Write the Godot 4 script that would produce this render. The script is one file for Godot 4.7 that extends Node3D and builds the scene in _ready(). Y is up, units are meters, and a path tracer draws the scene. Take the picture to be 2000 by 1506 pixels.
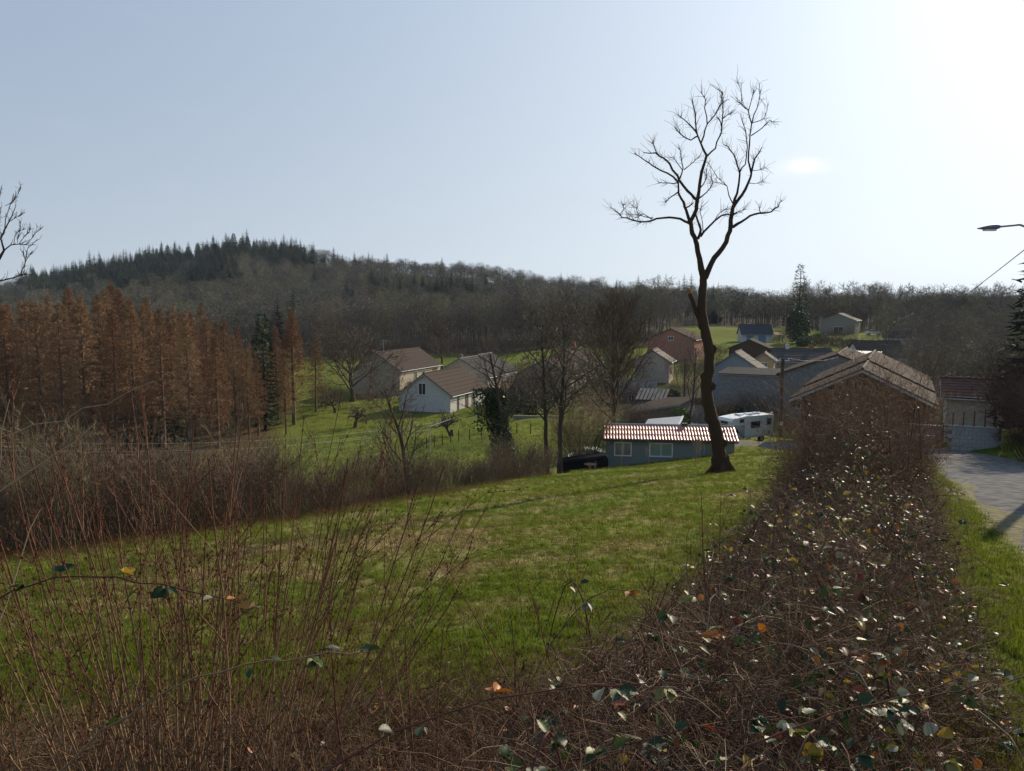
extends Node3D
# A valley in early spring seen from a lane: hedge and meadow in front, a village in the dip, larches and a wooded hill behind.
# y is up, the camera stands at the origin and looks along -z. "d" is the distance ahead (d = -z), "b" a bearing (x / d).

var rng := RandomNumberGenerator.new()
var noise := FastNoiseLite.new()
var M := {}
var used := {}
const SUN_AZ := 38.0
const SUN_EL := 24.0


# ---------------------------------------------------------------- mesh collector
class MB:
	var v := PackedVector3Array()
	var n := PackedVector3Array()
	var c := PackedColorArray()
	var t := PackedVector2Array()
	var i := PackedInt32Array()
	var col := Color(1, 1, 1)
	var x := Transform3D()
	var tubes_uv := false

	func poly(pts: Array) -> void:  # convex, counter-clockwise seen from outside
		var k := v.size()
		var w := PackedVector3Array()
		for p: Vector3 in pts:
			w.append(x * p)
		var nn := (w[1] - w[0]).cross(w[2] - w[0]).normalized()
		for p in w:
			v.append(p)
			n.append(nn)
			c.append(col)
			t.append(Vector2(p.x, p.y))
		for j in range(1, w.size() - 1):
			i.append(k)
			i.append(k + j + 1)
			i.append(k + j)

	func box(lo: Vector3, hi: Vector3) -> void:
		var a := lo
		var b := hi
		poly([Vector3(a.x, a.y, b.z), Vector3(b.x, a.y, b.z), Vector3(b.x, b.y, b.z), Vector3(a.x, b.y, b.z)])
		poly([Vector3(b.x, a.y, a.z), Vector3(a.x, a.y, a.z), Vector3(a.x, b.y, a.z), Vector3(b.x, b.y, a.z)])
		poly([Vector3(b.x, a.y, b.z), Vector3(b.x, a.y, a.z), Vector3(b.x, b.y, a.z), Vector3(b.x, b.y, b.z)])
		poly([Vector3(a.x, a.y, a.z), Vector3(a.x, a.y, b.z), Vector3(a.x, b.y, b.z), Vector3(a.x, b.y, a.z)])
		poly([Vector3(a.x, b.y, b.z), Vector3(b.x, b.y, b.z), Vector3(b.x, b.y, a.z), Vector3(a.x, b.y, a.z)])
		poly([Vector3(a.x, a.y, a.z), Vector3(b.x, a.y, a.z), Vector3(b.x, a.y, b.z), Vector3(a.x, a.y, b.z)])

	# a solid between two equal loops (both counter-clockwise seen from the side of loop b)
	func loft(a: Array, b: Array) -> void:
		poly(b)
		var r := a.duplicate()
		r.reverse()
		poly(r)
		for j in a.size():
			var k: int = (j + 1) % a.size()
			poly([a[j], a[k], b[k], b[j]])

	func slab(a: Vector3, b: Vector3, c2: Vector3, d: Vector3, thick: float) -> void:  # top face a b c d, counter-clockwise from above
		var nn := (b - a).cross(c2 - a).normalized() * thick
		loft([a - nn, b - nn, c2 - nn, d - nn], [a, b, c2, d])

	func tube(pts: PackedVector3Array, rad: PackedFloat32Array, sides: int, c0: Color, c1: Color) -> void:
		var m := pts.size()
		var k := v.size()
		var dir := (pts[1] - pts[0]).normalized()
		var s := dir.cross(Vector3(0.31, 0.17, 0.93))
		if s.length() < 0.05:
			s = dir.cross(Vector3(1, 0, 0))
		s = s.normalized()
		for j in m:
			var q := pts[mini(j + 1, m - 1)] - pts[maxi(j - 1, 0)]
			if q.length_squared() > 1e-12:
				dir = q.normalized()
			s = (s - dir * s.dot(dir)).normalized()
			var u := dir.cross(s)
			var cc := c0.lerp(c1, float(j) / (m - 1))
			for a in sides:
				var an := TAU * a / sides
				var o := s * cos(an) + u * sin(an)
				v.append(pts[j] + o * rad[j])
				n.append(o)
				c.append(cc)
				t.append(Vector2(float(a) / sides, j))
		for j in m - 1:
			for a in sides:
				var b := (a + 1) % sides
				var p := k + j * sides
				i.append(p + a)
				i.append(p + sides + a)
				i.append(p + b)
				i.append(p + b)
				i.append(p + sides + a)
				i.append(p + sides + b)

	func sliver(p: Vector3, q: Vector3, w: float, side: Vector3) -> void:
		var k := v.size()
		var s := side.cross(q - p).normalized()
		var nn := s.cross(q - p).normalized()
		v.append(p - s * w)
		v.append(p + s * w)
		v.append(q)
		for j in 3:
			n.append(nn)
			c.append(col)
			t.append(Vector2(0, 0))
		i.append(k)
		i.append(k + 2)
		i.append(k + 1)

	func mesh(m: Material) -> ArrayMesh:
		var a := []
		a.resize(Mesh.ARRAY_MAX)
		a[Mesh.ARRAY_VERTEX] = v
		a[Mesh.ARRAY_NORMAL] = n
		a[Mesh.ARRAY_COLOR] = c
		a[Mesh.ARRAY_TEX_UV] = t
		a[Mesh.ARRAY_INDEX] = i
		var am := ArrayMesh.new()
		am.add_surface_from_arrays(Mesh.PRIMITIVE_TRIANGLES, a)
		am.surface_set_material(0, m)
		return am


# ---------------------------------------------------------------- scene helpers
func numbered(called: String) -> String:
	var k: int = used.get(called, 0)
	used[called] = k + 1
	return called if k == 0 else "%s_%03d" % [called, k]


func tag(o: Node, label := "", category := "", group := "", kind := "") -> Node:
	if label:
		o.set_meta("label", label)
	if category:
		o.set_meta("category", category)
	if group:
		o.set_meta("group", group)
	if kind:
		o.set_meta("kind", kind)
	return o


func thing(called: String, label: String, category: String, where := Vector3.ZERO, turn := 0.0, group := "") -> Node3D:
	var o := Node3D.new()
	o.name = numbered(called)
	add_child(o)
	o.position = where
	o.rotation.y = turn
	tag(o, label, category, group)
	return o


func part(b: MB, called: String, m: Material, parent: Node, shared: Mesh = null) -> MeshInstance3D:
	var o := MeshInstance3D.new()
	o.name = called if parent != self else numbered(called)
	o.mesh = shared if shared else b.mesh(m)
	if shared and m:
		o.material_override = m
	parent.add_child(o, true)
	return o


func copy(src: Node3D, where: Vector3, turn: float, size: float, label := "", group := "") -> Node3D:
	var base := String(src.name)
	if base.length() > 4 and base[base.length() - 4] == "_" and base.right(3).is_valid_int():
		base = base.left(base.length() - 4)
	var c: Node3D = src.duplicate()
	c.name = numbered(base)
	add_child(c)
	c.position = where
	c.rotation = Vector3(0, turn, 0)
	c.scale = Vector3(size, size, size)
	if label:
		c.set_meta("label", label)
	if group:
		c.set_meta("group", group)
	return c


func scatter(called: String, mesh: Mesh, m: Material, places: Array, colors: PackedColorArray, parent: Node) -> MultiMeshInstance3D:
	var mm := MultiMesh.new()
	mm.transform_format = MultiMesh.TRANSFORM_3D
	mm.use_colors = true
	mm.mesh = mesh
	mm.instance_count = places.size()
	for k in places.size():
		mm.set_instance_transform(k, places[k])
		mm.set_instance_color(k, colors[k])
	var o := MultiMeshInstance3D.new()
	o.name = called if parent != self else numbered(called)
	o.multimesh = mm
	o.material_override = m
	parent.add_child(o, true)
	o.set_meta("kind", "stuff")
	return o


func rf(a: float, b: float) -> float:
	return rng.randf_range(a, b)


func rv() -> Vector3:
	return Vector3(rf(-1, 1), rf(-1, 1), rf(-1, 1))


func lin(r: float, g: float, b: float) -> Color:
	return Color(r, g, b)


func shade_of(c: Color, f: float) -> Color:
	return Color(c.r * f, c.g * f, c.b * f)


# ---------------------------------------------------------------- materials (colours are linear reflectances)
func nz(freq: float, a: Color, b: Color, seed_: int, oct := 4, mid := Color(-1, 0, 0), size := 256) -> NoiseTexture2D:
	var f := FastNoiseLite.new()
	f.seed = seed_
	f.frequency = freq
	f.fractal_octaves = oct
	var g := Gradient.new()
	g.set_color(0, a.linear_to_srgb())
	g.set_color(1, b.linear_to_srgb())
	if mid.r >= 0.0:
		g.add_point(0.55, mid.linear_to_srgb())
	var t := NoiseTexture2D.new()
	t.width = size
	t.height = size
	t.seamless = true
	t.noise = f
	t.color_ramp = g
	return t


func nmat(called: String, a: Color, b: Color, per_metre: float, rough: float, bump := 0.0, freq := 0.02, seed_ := 1, spec := 0.15) -> StandardMaterial3D:
	var m := StandardMaterial3D.new()
	m.resource_name = called
	m.albedo_texture = nz(freq, a, b, seed_, 5)
	m.roughness = rough
	m.metallic_specular = spec
	m.uv1_triplanar = true
	m.uv1_scale = Vector3.ONE * per_metre
	if bump > 0.0:
		m.heightmap_enabled = true
		m.heightmap_texture = M.grain
		m.heightmap_scale = bump
	M[called] = m
	return m


func pmat(called: String, c: Color, rough: float, metal := 0.0) -> StandardMaterial3D:
	var m := StandardMaterial3D.new()
	m.resource_name = called
	m.albedo_color = c.linear_to_srgb()
	m.roughness = rough
	m.metallic = metal
	M[called] = m
	return m


func vmat(called: String, rough: float, back := Color(0, 0, 0), spec := 0.5) -> StandardMaterial3D:
	var m := StandardMaterial3D.new()
	m.resource_name = called
	m.vertex_color_use_as_albedo = true
	m.roughness = rough
	m.metallic_specular = spec
	m.cull_mode = BaseMaterial3D.CULL_DISABLED
	if back.r + back.g + back.b > 0.0:
		m.backlight_enabled = true
		m.backlight = back.linear_to_srgb()
	M[called] = m
	return m


func make_materials() -> void:
	M.grain = nz(0.06, Color(0, 0, 0), Color(1, 1, 1), 77, 5)
	vmat("bark", 0.9, Color(0, 0, 0), 0.25)
	vmat("twig", 0.8, Color(0, 0, 0), 0.3)
	vmat("cane", 0.75, Color(0, 0, 0), 0.2)
	vmat("needles", 0.7, Color(0.25, 0.25, 0.2), 0.3)
	vmat("blade", 0.6, Color(0.8, 0.9, 0.5), 0.3)
	vmat("straw", 0.7, Color(0.5, 0.5, 0.4), 0.3)
	vmat("leaf", 0.5, Color(0.5, 0.5, 0.3), 0.36)
	vmat("ivy", 0.55, Color(0.2, 0.25, 0.1), 0.35)
	var g := vmat("ground", 1.0, Color(0, 0, 0), 0.1)
	g.albedo_texture = nz(0.035, lin(0.42, 0.42, 0.42), lin(1, 1, 1), 5, 5, lin(0.8, 0.8, 0.75), 512)
	g.uv1_triplanar = true
	g.uv1_world_triplanar = true
	g.uv1_scale = Vector3.ONE * 0.23
	g.heightmap_enabled = true
	g.heightmap_texture = M.grain
	g.heightmap_scale = 6.0
	var a := nmat("asphalt", lin(0.145, 0.143, 0.14), lin(0.24, 0.235, 0.23), 0.35, 0.95, 0.4, 0.03, 9, 0.1)
	a.uv1_world_triplanar = true
	a.detail_enabled = true
	a.detail_blend_mode = BaseMaterial3D.BLEND_MODE_MUL
	a.detail_albedo = nz(0.02, lin(0.4, 0.4, 0.4), lin(1, 1, 1), 31, 5, lin(0.75, 0.75, 0.75))
	a.detail_uv_layer = BaseMaterial3D.DETAIL_UV_1
	nmat("gravel", lin(0.2, 0.17, 0.12), lin(0.3, 0.26, 0.19), 0.5, 0.95, 2.0, 0.05, 12).uv1_world_triplanar = true
	nmat("stone", lin(0.2, 0.18, 0.15), lin(0.36, 0.33, 0.28), 0.4, 0.95, 3.0, 0.05, 2)
	nmat("greystone", lin(0.13, 0.125, 0.115), lin(0.24, 0.23, 0.21), 0.4, 0.95, 3.0, 0.05, 22)
	nmat("cream", lin(0.36, 0.31, 0.24), lin(0.52, 0.46, 0.37), 0.3, 0.9, 1.0, 0.03, 3)
	nmat("yellowish", lin(0.4, 0.29, 0.16), lin(0.55, 0.42, 0.26), 0.4, 0.9, 1.0, 0.04, 13)
	nmat("render_grey", lin(0.17, 0.174, 0.17), lin(0.281, 0.281, 0.264), 0.22, 0.95, 1.0, 0.03, 4)
	nmat("bluegrey", lin(0.192, 0.232, 0.256), lin(0.256, 0.296, 0.32), 0.3, 0.8, 0.6, 0.03, 6)
	nmat("white_wall", lin(0.46, 0.46, 0.44), lin(0.62, 0.61, 0.58), 0.3, 0.85, 0.6, 0.03, 7)
	nmat("pink", lin(0.306, 0.136, 0.102), lin(0.425, 0.204, 0.153), 0.3, 0.9, 1.0, 0.03, 8)
	nmat("shed_wall", lin(0.18, 0.2, 0.185), lin(0.27, 0.29, 0.265), 0.6, 0.8, 0.6, 0.05, 10)
	nmat("roof_brown", lin(0.062, 0.05, 0.043), lin(0.105, 0.084, 0.072), 0.5, 0.75, 2.0, 0.05, 14, 0.04)
	nmat("roof_grey", lin(0.058, 0.055, 0.053), lin(0.098, 0.094, 0.089), 0.5, 0.7, 2.0, 0.05, 15, 0.04)
	nmat("roof_pale", lin(0.166, 0.153, 0.134), lin(0.255, 0.235, 0.21), 0.5, 0.75, 2.0, 0.05, 16, 0.04)
	nmat("roof_slate", lin(0.045, 0.05, 0.06), lin(0.075, 0.08, 0.09), 0.5, 0.55, 1.0, 0.05, 17, 0.04)
	nmat("roof_red", lin(0.105, 0.062, 0.05), lin(0.17, 0.1, 0.08), 0.8, 0.7, 1.0, 0.05, 18, 0.04)
	nmat("tile_sheet", lin(0.33, 0.12, 0.1), lin(0.42, 0.17, 0.15), 0.8, 0.45, 0.0, 0.05, 19, 0.36)
	nmat("old_wood", lin(0.06, 0.04, 0.03), lin(0.13, 0.09, 0.06), 0.8, 0.9, 1.0, 0.05, 20)
	nmat("brown_wood", lin(0.13, 0.07, 0.04), lin(0.2, 0.12, 0.07), 0.8, 0.8, 1.0, 0.05, 21)
	nmat("grey_board", lin(0.34, 0.33, 0.3), lin(0.5, 0.48, 0.44), 0.8, 0.85, 0.5, 0.05, 23)
	nmat("concrete", lin(0.3, 0.31, 0.31), lin(0.48, 0.48, 0.46), 0.5, 0.9, 1.0, 0.05, 24)
	nmat("rust", lin(0.14, 0.055, 0.035), lin(0.24, 0.1, 0.06), 1.0, 0.8, 0.5, 0.06, 25)
	nmat("brick_red", lin(0.2, 0.09, 0.06), lin(0.32, 0.15, 0.1), 1.2, 0.9, 1.0, 0.06, 26)
	pmat("white_paint", lin(0.75, 0.75, 0.73), 0.35)
	pmat("white_frame", lin(0.72, 0.72, 0.7), 0.5)
	pmat("camper_white", lin(0.72, 0.73, 0.72), 0.3)
	pmat("trim_grey", lin(0.3, 0.31, 0.32), 0.5)
	pmat("zinc", lin(0.36, 0.38, 0.4), 0.65, 0.3)
	pmat("black_cover", lin(0.01, 0.011, 0.014), 1.0).metallic_specular = 0.1
	pmat("dark_metal", lin(0.05, 0.05, 0.055), 0.5)
	pmat("rubber", lin(0.02, 0.02, 0.02), 0.9)
	pmat("shutter_brown", lin(0.11, 0.05, 0.035), 0.7)
	pmat("blue_door", lin(0.12, 0.22, 0.32), 0.6)
	pmat("curtain_green", lin(0.16, 0.26, 0.17), 0.9)
	pmat("curtain_brown", lin(0.16, 0.1, 0.06), 0.9)
	pmat("wire", lin(0.3, 0.3, 0.3), 0.45, 0.4)
	pmat("black_wire", lin(0.04, 0.04, 0.045), 0.6)
	pmat("car_paint", lin(0.55, 0.57, 0.6), 0.25)
	pmat("amber", lin(0.5, 0.12, 0.03), 0.3)
	pmat("pale_patch", lin(0.45, 0.27, 0.2), 0.7)
	pmat("snow_white", lin(0.7, 0.7, 0.68), 0.6)
	var gl := pmat("glass", lin(0.03, 0.035, 0.045), 0.08)
	gl.metallic_specular = 0.6


# ---------------------------------------------------------------- terrain
const LANE := [Vector2(-2.6, -14), Vector2(3.75, -1), Vector2(8.6, 8.5), Vector2(14.5, 20), Vector2(20.4, 31.5), Vector2(25.2, 41), Vector2(26.4, 46), Vector2(24.8, 51.0), Vector2(21.8, 56), Vector2(19, 62), Vector2(17.6, 70), Vector2(18.6, 80), Vector2(23, 92), Vector2(27, 104), Vector2(27, 115)]
const LANE_Y := [0.7, -1.5, -3.05, -4.95, -6.85, -8.3, -8.85, -9.35, -10.1, -11.0, -12.3, -13.1, -13.5, -13.7, -13.9]
const LANE_HALF := 2.45
const VALLEY := [[-19, 73, -14.6], [-14, 105, -14.2], [-18, 130, -15.0], [-4, 126, -15.0], [9, 120, -14.5], [22, 75, -12.9], [30, 82, -13.5], [28, 103, -13.6], [23, 126, -11.9], [36, 166, -11.4], [62, 200, -9.0], [92, 215, -7.4], [-52, 100, -16.8], [-70, 75, -16.0], [46, 56, -9.6], [70, 115, -15.0], [60, 90, -13.5], [33, 60, -10.4], [-10, 190, -12.6], [-60, 200, -13.5], [110, 170, -12.0], [-120, 160, -16.0], [14, 185, -10.2], [70, 250, -6.9], [140, 260, -8.0], [3, 62, -13.6], [10, 74, -13.2], [-30, 55, -13.5]]
const CREST := [[-900, 13.0], [0, 16.8], [600, 22.7], [850, 30.0], [1085, 40.0], [1190, 56.0], [1440, 60.0], [3000, 60.0]]
const RIDGE := [[-400, 600, 6.0], [0, 640, 9.0], [100, 640, 18.0], [210, 640, 26.0], [330, 640, 34.0], [470, 640, 42.0], [560, 640, 40.0], [700, 630, 29.0], [900, 600, 23.0], [1000, 570, 16.0], [1100, 540, 9.0], [1300, 480, 1.0], [1400, 460, 0.5], [1500, 440, -5.0], [1580, 430, -8.0], [1700, 410, -7.5], [1960, 400, -7.0], [2600, 400, -7.0]]


func table(tab: Array, u: float, k: int) -> float:
	for j in range(1, tab.size()):
		if u <= tab[j][0] or j == tab.size() - 1:
			var f := clampf((u - tab[j - 1][0]) / float(tab[j][0] - tab[j - 1][0]), 0, 1)
			f = f * f * (3 - 2 * f)
			return lerpf(tab[j - 1][k], tab[j][k], f)
	return tab[0][k]


func sweep(x: float, d: float) -> float:  # bearing on the survey scale of the tables above
	return 1000.0 + 1511.0 * x / maxf(d, 2.0)


func lane(x: float, d: float) -> Vector2:  # distance from the lane's centre line, its height there
	var best := 1e9
	var y := 0.0
	var p := Vector2(x, d)
	for k in LANE.size() - 1:
		var a: Vector2 = LANE[k]
		var ab: Vector2 = LANE[k + 1] - a
		var f := clampf((p - a).dot(ab) / ab.length_squared(), 0, 1)
		var q := p.distance_squared_to(a + ab * f)
		if q < best:
			best = q
			y = lerpf(LANE_Y[k], LANE_Y[k + 1], f)
	return Vector2(sqrt(best), y)


func ground(x: float, d: float) -> float:
	var y := 0.0
	var u := sweep(x, d)
	var crest := table(CREST, u, 1) if d > 2.0 else 16.0
	var slope := -1.65 - 0.1835 * d + 0.0745 * clampf(x, -40, 40)
	if d > 42.0:
		slope -= 0.035 * (d - 42.0) * (1.0 - smoothstep(7.0, 15.0, x))
	var f := smoothstep(crest, crest + (27.0 if u < 1100 else 14.0), d)
	y = slope
	if f > 0.0 or x > 25.0:
		var s := 0.0
		var w := 0.0
		for a in VALLEY:
			var q: float = 1.0 / (30.0 + (x - a[0]) * (x - a[0]) + (d - a[1]) * (d - a[1]))
			q *= q
			s += q * a[2]
			w += q
		var vy := s / w
		var far := table(RIDGE, u, 1)
		var top := table(RIDGE, u, 2)
		if d > 225.0:
			var h := clampf((d - 225.0) / (far - 225.0), 0, 1)
			h = h * h * (1.6 - 0.6 * h)
			vy = lerpf(vy, top, h)
			if d > far:
				vy = top - minf((d - far) * 0.1, 50.0)
		y = lerpf(slope, vy, f)
	if x > -6.0 and d < 118.0 and d > -15.0:
		var l := lane(x, d)
		var g := 1.0 - smoothstep(LANE_HALF + 0.3, LANE_HALF + 3.0, l.x)
		if x > l.x and d < 44.0 and x > 0.55 * d:  # right of the lane the ground stays near its level
			g = maxf(g, 1.0 - smoothstep(20.0, 45.0, l.x))
			y = lerpf(y, l.y + 0.04 * maxf(l.x - LANE_HALF, 0), g)
		else:
			y = lerpf(y, l.y, g)
	return y + 0.05 * noise.get_noise_2d(x * 3.0, d * 3.0) * clampf(d / 10.0, 0.3, 6.0)


func at(x: float, d: float, lift := 0.0) -> Vector3:
	return Vector3(x, ground(x, d) + lift, -d)


func by(b: float, d: float, lift := 0.0) -> Vector3:  # u is a bearing on the survey scale
	return at((b - 1000.0) / 1511.0 * d * 1.012, d, lift)


func ground_color(x: float, d: float) -> Color:
	var u := sweep(x, d)
	var n1 := noise.get_noise_2d(x * 2.0, d * 2.0)
	var n2 := noise.get_noise_2d(x * 9.0 + 50, d * 9.0)
	var green := lin(0.165, 0.19, 0.038)
	var lush := lin(0.11, 0.16, 0.026)
	var dry := lin(0.4, 0.31, 0.17)
	var c := green.lerp(lush, smoothstep(-0.3, 0.4, n1))
	if d < 62.0 and d > -30.0:
		var straw := smoothstep(0.12, 0.45, n2 + 0.3 * n1)
		straw = maxf(straw, smoothstep(0.2, 0.42, noise.get_noise_2d(x * 26.0, d * 20.0 + 90.0) + 0.25 * n1) * smoothstep(44.0, 24.0, d))
		var patch := exp(-pow((x + 3.2) / 3.4, 2) - pow((d - 14.0) / 4.0, 2))
		straw = clampf(straw * 0.55 + patch * (0.7 + 0.8 * n2), 0, 0.95)
		if d < 5.5 and x < 3.0:
			straw = maxf(straw, 0.75 - 0.12 * d + 0.5 * n2)
		c = c.lerp(dry, clampf(straw, 0, 0.9))
	var crest := table(CREST, u, 1)
	if u < 1090 and d > crest - 1.0 and d < crest + 36.0:
		var e := smoothstep(crest + 0.6, crest + 2.4, d) * (1.0 - smoothstep(crest + 24, crest + 36, d))
		c = c.lerp(lin(0.13, 0.12, 0.05), e * clampf(0.6 + 1.2 * n2, 0, 1))
	if d > 60.0:
		c = c.lerp(lin(0.22, 0.22, 0.06), smoothstep(0.0, 0.5, n1) * 0.6)
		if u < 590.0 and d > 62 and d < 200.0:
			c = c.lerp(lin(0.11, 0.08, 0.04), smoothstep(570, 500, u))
		var wood := smoothstep(200.0, 214.0, d) if u < 1300 else smoothstep(262.0, 275.0, d)
		if u > 1690.0:
			wood = maxf(wood, smoothstep(1700, 1780, u) * smoothstep(70, 85, d))
		c = c.lerp(lin(0.085, 0.07, 0.05), wood)
	if u > 1120.0 and u < 1570.0 and d > 84.0 and d < 150.0:  # trodden yards between the houses
		var yard := smoothstep(1120, 1170, u) * smoothstep(84, 90, d) * (1.0 - smoothstep(130, 150, d))
		c = c.lerp(lin(0.17, 0.14, 0.1), yard * clampf(0.75 + n2, 0, 1))
	var l := lane(x, d)
	if l.x < LANE_HALF + 0.9 and d < 118:
		c = c.lerp(lin(0.2, 0.18, 0.14), (1.0 - smoothstep(LANE_HALF - 0.1, LANE_HALF + 0.5 + n2 * 0.8, l.x)) * 0.8)
	var tr := Vector2(x - 19.2, d - 66.5).length()
	c = c.lerp(lin(0.2, 0.17, 0.1), (1.0 - smoothstep(3.0, 6.5, tr)) * 0.75)
	return c


func make_terrain() -> void:
	var b := MB.new()
	var rows := PackedFloat32Array()
	var d := -42.0
	while d < 1300.0:
		rows.append(d)
		d += 0.55 if d > 0 and d < 24 else (1.6 if d < 0 else clampf((d - 10.0) * 0.03, 0.6, 20.0))
	rows.append(1500)
	rows.append(2000)
	var cols := 210
	for r in rows:
		for k in cols + 1:
			var q := (2.0 * k / cols - 1.0)
			q = q * (0.45 + 0.55 * q * q) * 1.6
			var x := q * (absf(r) + 16.0)
			b.v.append(at(x, r) if r < 1400 else Vector3(x, -45.0, -r))
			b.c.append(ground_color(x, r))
			b.t.append(Vector2(x, r))
	var w := cols + 1
	for r in rows.size() - 1:
		for k in cols:
			var p := r * w + k
			for q in [p, p + w, p + 1, p + 1, p + w, p + w + 1]:
				b.i.append(q)
	b.n.resize(b.v.size())
	for r in rows.size():
		for k in w:
			var e: Vector3 = b.v[r * w + mini(k + 1, cols)] - b.v[r * w + maxi(k - 1, 0)]
			var f: Vector3 = b.v[mini(r + 1, rows.size() - 1) * w + k] - b.v[maxi(r - 1, 0) * w + k]
			b.n[r * w + k] = e.cross(f).normalized()
	tag(part(b, "ground", M.ground, self), "", "", "", "structure")
	# the lane
	b = MB.new()
	var mid: Array[Vector2] = []
	var my: Array[float] = []
	for k in LANE.size() - 1:
		var p0: Vector2 = LANE[maxi(k - 1, 0)]
		var p3: Vector2 = LANE[mini(k + 2, LANE.size() - 1)]
		for j in 10:
			mid.append((LANE[k] as Vector2).cubic_interpolate(LANE[k + 1], p0, p3, j / 10.0))
			my.append(lerpf(LANE_Y[k], LANE_Y[k + 1], j / 10.0))
	for k in mid.size():
		var t := (mid[mini(k + 1, mid.size() - 1)] - mid[maxi(k - 1, 0)]).normalized()
		var s := Vector2(t.y, -t.x)
		for j in 9:
			var off := (j / 4.0 - 1.0) * LANE_HALF
			if j == 0 or j == 8:
				off *= 1.0 + 0.05 * noise.get_noise_2d(k * 14.0, j * 40.0)
			var p := mid[k] + s * off
			var crown := 0.09 - 0.06 * (off / LANE_HALF) * (off / LANE_HALF)
			if j == 0 or j == 8:
				crown = -0.04
			b.v.append(Vector3(p.x, my[k] + crown, -p.y))
			b.n.append(Vector3(0, 1, 0))
			b.c.append(Color.WHITE)
			b.t.append(p)
	for k in mid.size() - 1:
		for j in 8:
			var p := k * 9 + j
			for q in [p, p + 9, p + 1, p + 1, p + 9, p + 10]:
				b.i.append(q)
	tag(part(b, "road", M.asphalt, self), "", "", "", "structure")


func make_sky() -> PanoramaSkyMaterial:
	var w := 1024
	var h := 512
	var im := Image.create_empty(w, h, false, Image.FORMAT_RGBF)
	var az := deg_to_rad(SUN_AZ)
	var el := deg_to_rad(SUN_EL)
	var sun := Vector3(sin(az) * cos(el), sin(el), -cos(az) * cos(el))
	for y in h:
		var e := PI / 2 - (y + 0.5) / h * PI
		var s := clampf(sin(e), 0.0, 1.0)
		var low := exp(-s * 3.2)  # the bright, grey band of long air paths near the horizon
		var base := Color(0.105, 0.18, 0.32).lerp(Color(0.33, 0.39, 0.445), low)
		for x in w:
			var a := (x + 0.5) / w * TAU
			var dir := Vector3(sin(a) * cos(e), sin(e), -cos(a) * cos(e))
			var g := acos(clampf(dir.dot(sun), -1, 1))
			var glow := 0.36 * exp(-g / 0.26) + 0.5 * exp(-g / 0.62) + 0.15 * low * exp(-pow(g / 0.75, 2.0))
			var c := Color(base.r + glow * 0.96, base.g + glow * 0.97, base.b + glow * 0.93)
			if e > 0.02 and e < 0.6:
				var wisp := noise.get_noise_2d(x * 1.1, y * 6.0 + 300.0) * 0.5 + 0.5
				c = c.lerp(Color(0.66, 0.68, 0.7), 0.10 * smoothstep(0.6, 0.95, wisp) * exp(-e * 5.0))
				var px := a - 0.353
				var py := e - 0.166
				var puff := exp(-pow(px / 0.024, 2) - pow((py + 0.12 * absf(px)) / 0.0065, 2)) * (0.6 + 0.9 * noise.get_noise_2d(x * 22.0, y * 30.0))
				c = c.lerp(Color(0.86, 0.86, 0.87), clampf(puff * 1.3, 0, 0.85))
			im.set_pixel(x, y, c)
	var m := PanoramaSkyMaterial.new()
	m.panorama = ImageTexture.create_from_image(im)
	return m


func make_view() -> void:
	var cam := Camera3D.new()
	cam.name = "camera"
	cam.fov = 53.0
	cam.near = 0.05
	cam.far = 8000.0
	cam.rotation_degrees = Vector3(-5.78, 0, 0)
	add_child(cam)
	var env := Environment.new()
	env.background_mode = Environment.BG_SKY
	env.sky = Sky.new()
	env.sky.sky_material = make_sky()
	env.tonemap_mode = Environment.TONE_MAPPER_LINEAR
	env.tonemap_exposure = 1.35
	env.fog_enabled = true
	env.fog_density = 0.00009
	env.fog_light_color = Color(0.86, 0.92, 1.0)
	env.sdfgi_enabled = true
	env.ssao_enabled = true
	env.ssil_enabled = true
	var we := WorldEnvironment.new()
	we.name = "environment"
	we.environment = env
	add_child(we)
	var sun := DirectionalLight3D.new()
	sun.name = "sun"
	sun.light_energy = 1.6
	sun.light_color = Color(1.0, 0.93, 0.82)
	sun.light_angular_distance = 0.5
	sun.shadow_enabled = true
	sun.directional_shadow_max_distance = 800.0
	add_child(sun)
	sun.rotation = Vector3(-deg_to_rad(SUN_EL), PI - deg_to_rad(SUN_AZ), 0)


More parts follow.
